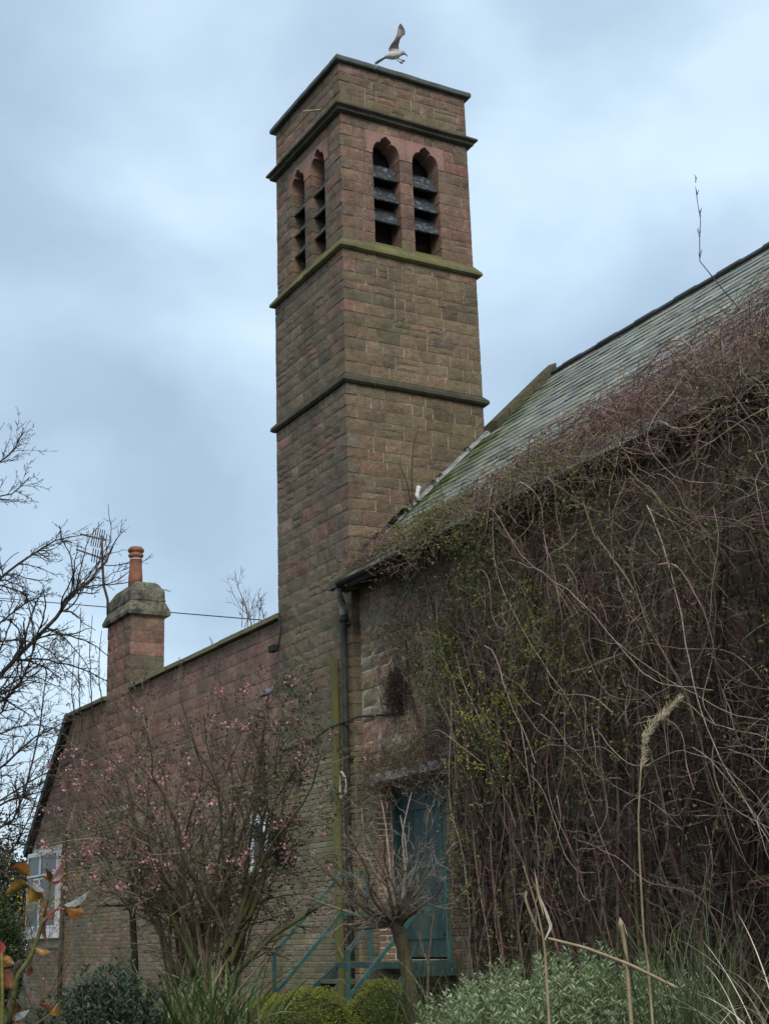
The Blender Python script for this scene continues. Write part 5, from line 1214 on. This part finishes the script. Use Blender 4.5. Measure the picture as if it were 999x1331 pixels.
# ------------------------------------------------------------------ birds
def loft(stations, k=10):
    an = np.arange(k)*2*math.pi/k
    return [[tuple(np.array(c)+np.array(a)*math.cos(t)+np.array(b)*math.sin(t)) for t in an] for c, a, b in stations]
def bird(name, label, lofts, tubes_, loc, yaw, voxel, colf, matname='feather', scale=1.0, group=None):
    root = thing(name, label, 'bird', loc, group)
    mb = MB()
    for L_ in lofts: mb.rings(loft(L_))
    o = mb.obj('body', matname, None)
    md = o.modifiers.new('remesh', 'REMESH'); md.mode = 'VOXEL'; md.voxel_size = voxel
    ms_ = o.modifiers.new('smooth', 'SMOOTH'); ms_.iterations = 3; ms_.factor = .5
    dg = bpy.context.evaluated_depsgraph_get(); me = bpy.data.meshes.new_from_object(o.evaluated_get(dg)); bpy.data.objects.remove(o)
    co = np.zeros(len(me.vertices)*3, np.float32); me.vertices.foreach_get('co', co); co = co.reshape(-1, 3)
    for at_ in list(me.color_attributes): me.color_attributes.remove(at_)
    ca = me.attributes.new('col', 'FLOAT_COLOR', 'POINT'); ca.data.foreach_set('color', np.hstack([colf(co), np.zeros((len(co), 1))]).astype(np.float32).ravel())
    me.polygons.foreach_set('use_smooth', np.ones(len(me.polygons), bool)); me.materials.clear(); me.materials.append(MT[matname])
    b = bpy.data.objects.new('body', me); COL.objects.link(b); b.parent = root
    for nm, pts, rad, c in tubes_:
        t = MB().tube(pts, rad, 6, c).obj(nm, matname, None, True); t.parent = root
    root.rotation_euler = (0, 0, yaw); root.scale = (scale,)*3
    return root
def e3(x, z, y=0.0): return (x, y, z)
gl_body = [(e3(-.15, -.045), (0, .012, 0), (.006, 0, .012)), (e3(-.12, -.025), (0, .032, 0), (.012, 0, .024)), (e3(-.06, -.002), (0, .052, 0), (.012, 0, .048)), (e3(.0, .0), (0, .062, 0), (.006, 0, .064)),
           (e3(.05, .008), (0, .060, 0), (-.004, 0, .062)), (e3(.10, .022), (0, .046, 0), (-.01, 0, .048)), (e3(.135, .036), (0, .034, 0), (-.012, 0, .036)), (e3(.165, .044), (0, .033, 0), (-.006, 0, .034)),
           (e3(.19, .036), (0, .027, 0), (.008, 0, .027)), (e3(.208, .018), (0, .013, 0), (.008, 0, .012))]
gl_tail = [(e3(-.10, -.02), (0, .03, 0), (.006, 0, .018)), (e3(-.18, -.075), (0, .045, 0), (.006, 0, .010)), (e3(-.25, -.12), (0, .062, 0), (.005, 0, .007)), (e3(-.30, -.152), (0, .066, 0), (.004, 0, .005))]
gl_w1 = [(e3(.035, .035, -.03), (.062, 0, .0), (0, .022, 0)), (e3(.018, .10, -.07), (.064, 0, .02), (0, .012, .004)), (e3(.05, .17, -.11), (.060, 0, .035), (0, .010, .004)), (e3(.10, .235, -.13), (.052, 0, .025), (0, .008, .003)),
         (e3(.145, .29, -.13), (.056, 0, .004), (0, .007, 0)), (e3(.155, .36, -.12), (.052, 0, .0), (0, .006, 0)), (e3(.155, .43, -.11), (.042, 0, .0), (0, .005, 0)), (e3(.15, .49, -.10), (.026, 0, .0), (0, .004, 0)), (e3(.147, .535, -.095), (.008, 0, 0), (0, .004, 0))]
gl_w2 = [(e3(-.01, .03, .03), (.06, 0, .01), (0, 0, .018)), (e3(-.05, .09, .11), (.05, 0, .05), (0, .006, .010)), (e3(-.08, .14, .20), (.04, 0, .06), (0, .006, .008)), (e3(-.09, .18, .28), (.03, 0, .055), (0, .005, .006)), (e3(-.095, .21, .36), (.014, 0, .03), (0, .004, .004))]
gl_body = [(c, tuple(np.array(a)*1.15), tuple(np.array(b)*1.18)) for c, a, b in gl_body]
gl_w1 = [(c, tuple(np.array(a)*1.4), tuple(np.array(b)*1.2)) for c, a, b in gl_w1]
def gull_col(p):
    n = len(p); c = np.tile(np.array([.52, .50, .48]), (n, 1))
    wing = (p[:, 2] > .075) | (p[:, 1] > .085) | (p[:, 1] < -.085); c[wing] = (.12, .10, .095)
    tip = wing & ((p[:, 2] > .40)); c[tip] = (.075, .065, .075)
    mid = wing & (p[:, 2] > .27) & (p[:, 2] < .42) & (p[:, 0] < .15); c[mid] = (.21, .175, .16)
    tail = (p[:, 0] < -.11) & ~wing; c[tail] = (.36, .32, .30); c[(p[:, 0] < -.26)] = (.25, .22, .21)
    head = (p[:, 0] > .13) & ~wing; c[head] = (.36, .36, .38)
    return c*rng.uniform(.92, 1.06, (n, 1))
gp = at(510, 71.5, 23.75)
vq = at(510, 71.5, 1)-CAM; gp = CAM + vq*((.02-CAM[1])/vq[1])
bird('gull', 'young gull with raised wing landing on the tower parapet', [gl_body, gl_tail, gl_w1, gl_w2],
     [('bill', [e3(.198, .028), e3(.222, .006), e3(.238, -.022), e3(.24, -.034)], [.013, .011, .008, .003], (.05, .045, .05, 0)),
      ('leg', [e3(.03, -.05, -.02), e3(.055, -.085, -.02), e3(.09, -.12, -.02), e3(.125, -.15, -.02)], [.012, .009, .008, .008], (.22, .15, .15, 0)),
      ('leg', [e3(.07, -.035, .02), e3(.105, -.055, .02), e3(.14, -.078, .02), e3(.165, -.095, .02)], [.012, .009, .008, .008], (.22, .15, .15, 0)),
      ('foot', [e3(.115, -.15, -.035), e3(.14, -.16, -.02), e3(.165, -.15, -.0)], [.012, .02, .008], (.15, .09, .10, 0)),
      ('foot', [e3(.155, -.095, .005), e3(.18, -.10, .02), e3(.20, -.092, .03)], [.012, .02, .008], (.15, .09, .10, 0))],
     tuple(gp), -YAW, .006, gull_col)
pgn = [(e3(-.17, .16), (0, .03, 0), (.012, 0, .006)), (e3(-.13, .10), (0, .03, 0), (.016, 0, .014)), (e3(-.09, .03), (0, .045, 0), (.03, 0, .03)), (e3(-.03, -.01), (0, .07, 0), (.02, 0, .065)), (e3(.04, -.03), (0, .072, 0), (.0, 0, .072)),
       (e3(.10, -.05), (0, .055, 0), (-.02, 0, .052)), (e3(.14, -.085), (0, .036, 0), (-.02, 0, .030)), (e3(.165, -.11), (0, .030, 0), (-.01, 0, .028)), (e3(.19, -.125), (0, .016, 0), (.0, 0, .014))]
def pig_col(p):
    n = len(p); c = np.tile(np.array([.22, .235, .27]), (n, 1)); c[p[:, 0] < -.12] = (.08, .08, .09); c[p[:, 0] > .11] = (.14, .15, .18); c[(p[:, 0] > .08) & (p[:, 0] < .115)] = (.45, .45, .45); c[(p[:, 2] < -.05) & (p[:, 0] < .1)] = (.25, .2, .22)
    return .6*c*rng.uniform(.92, 1.06, (n, 1))
bp_ = at(347, 899, 15.4)
bird('pigeon', 'grey pigeon with tail up feeding on top of the blossom shrub', [pgn], [('bill', [e3(.185, -.122), e3(.21, -.138)], [.008, .003], (.35, .25, .15, 0)),
      ('leg', [e3(.0, -.05, -.02), e3(.01, -.12, -.02)], [.008, .006], (.3, .1, .1, 0)), ('leg', [e3(.0, -.05, .02), e3(.01, -.12, .02)], [.008, .006], (.3, .1, .1, 0))],
     tuple(bp_), math.pi-.3, .006, pig_col, scale=.55)
print('objects', len(bpy.data.objects))
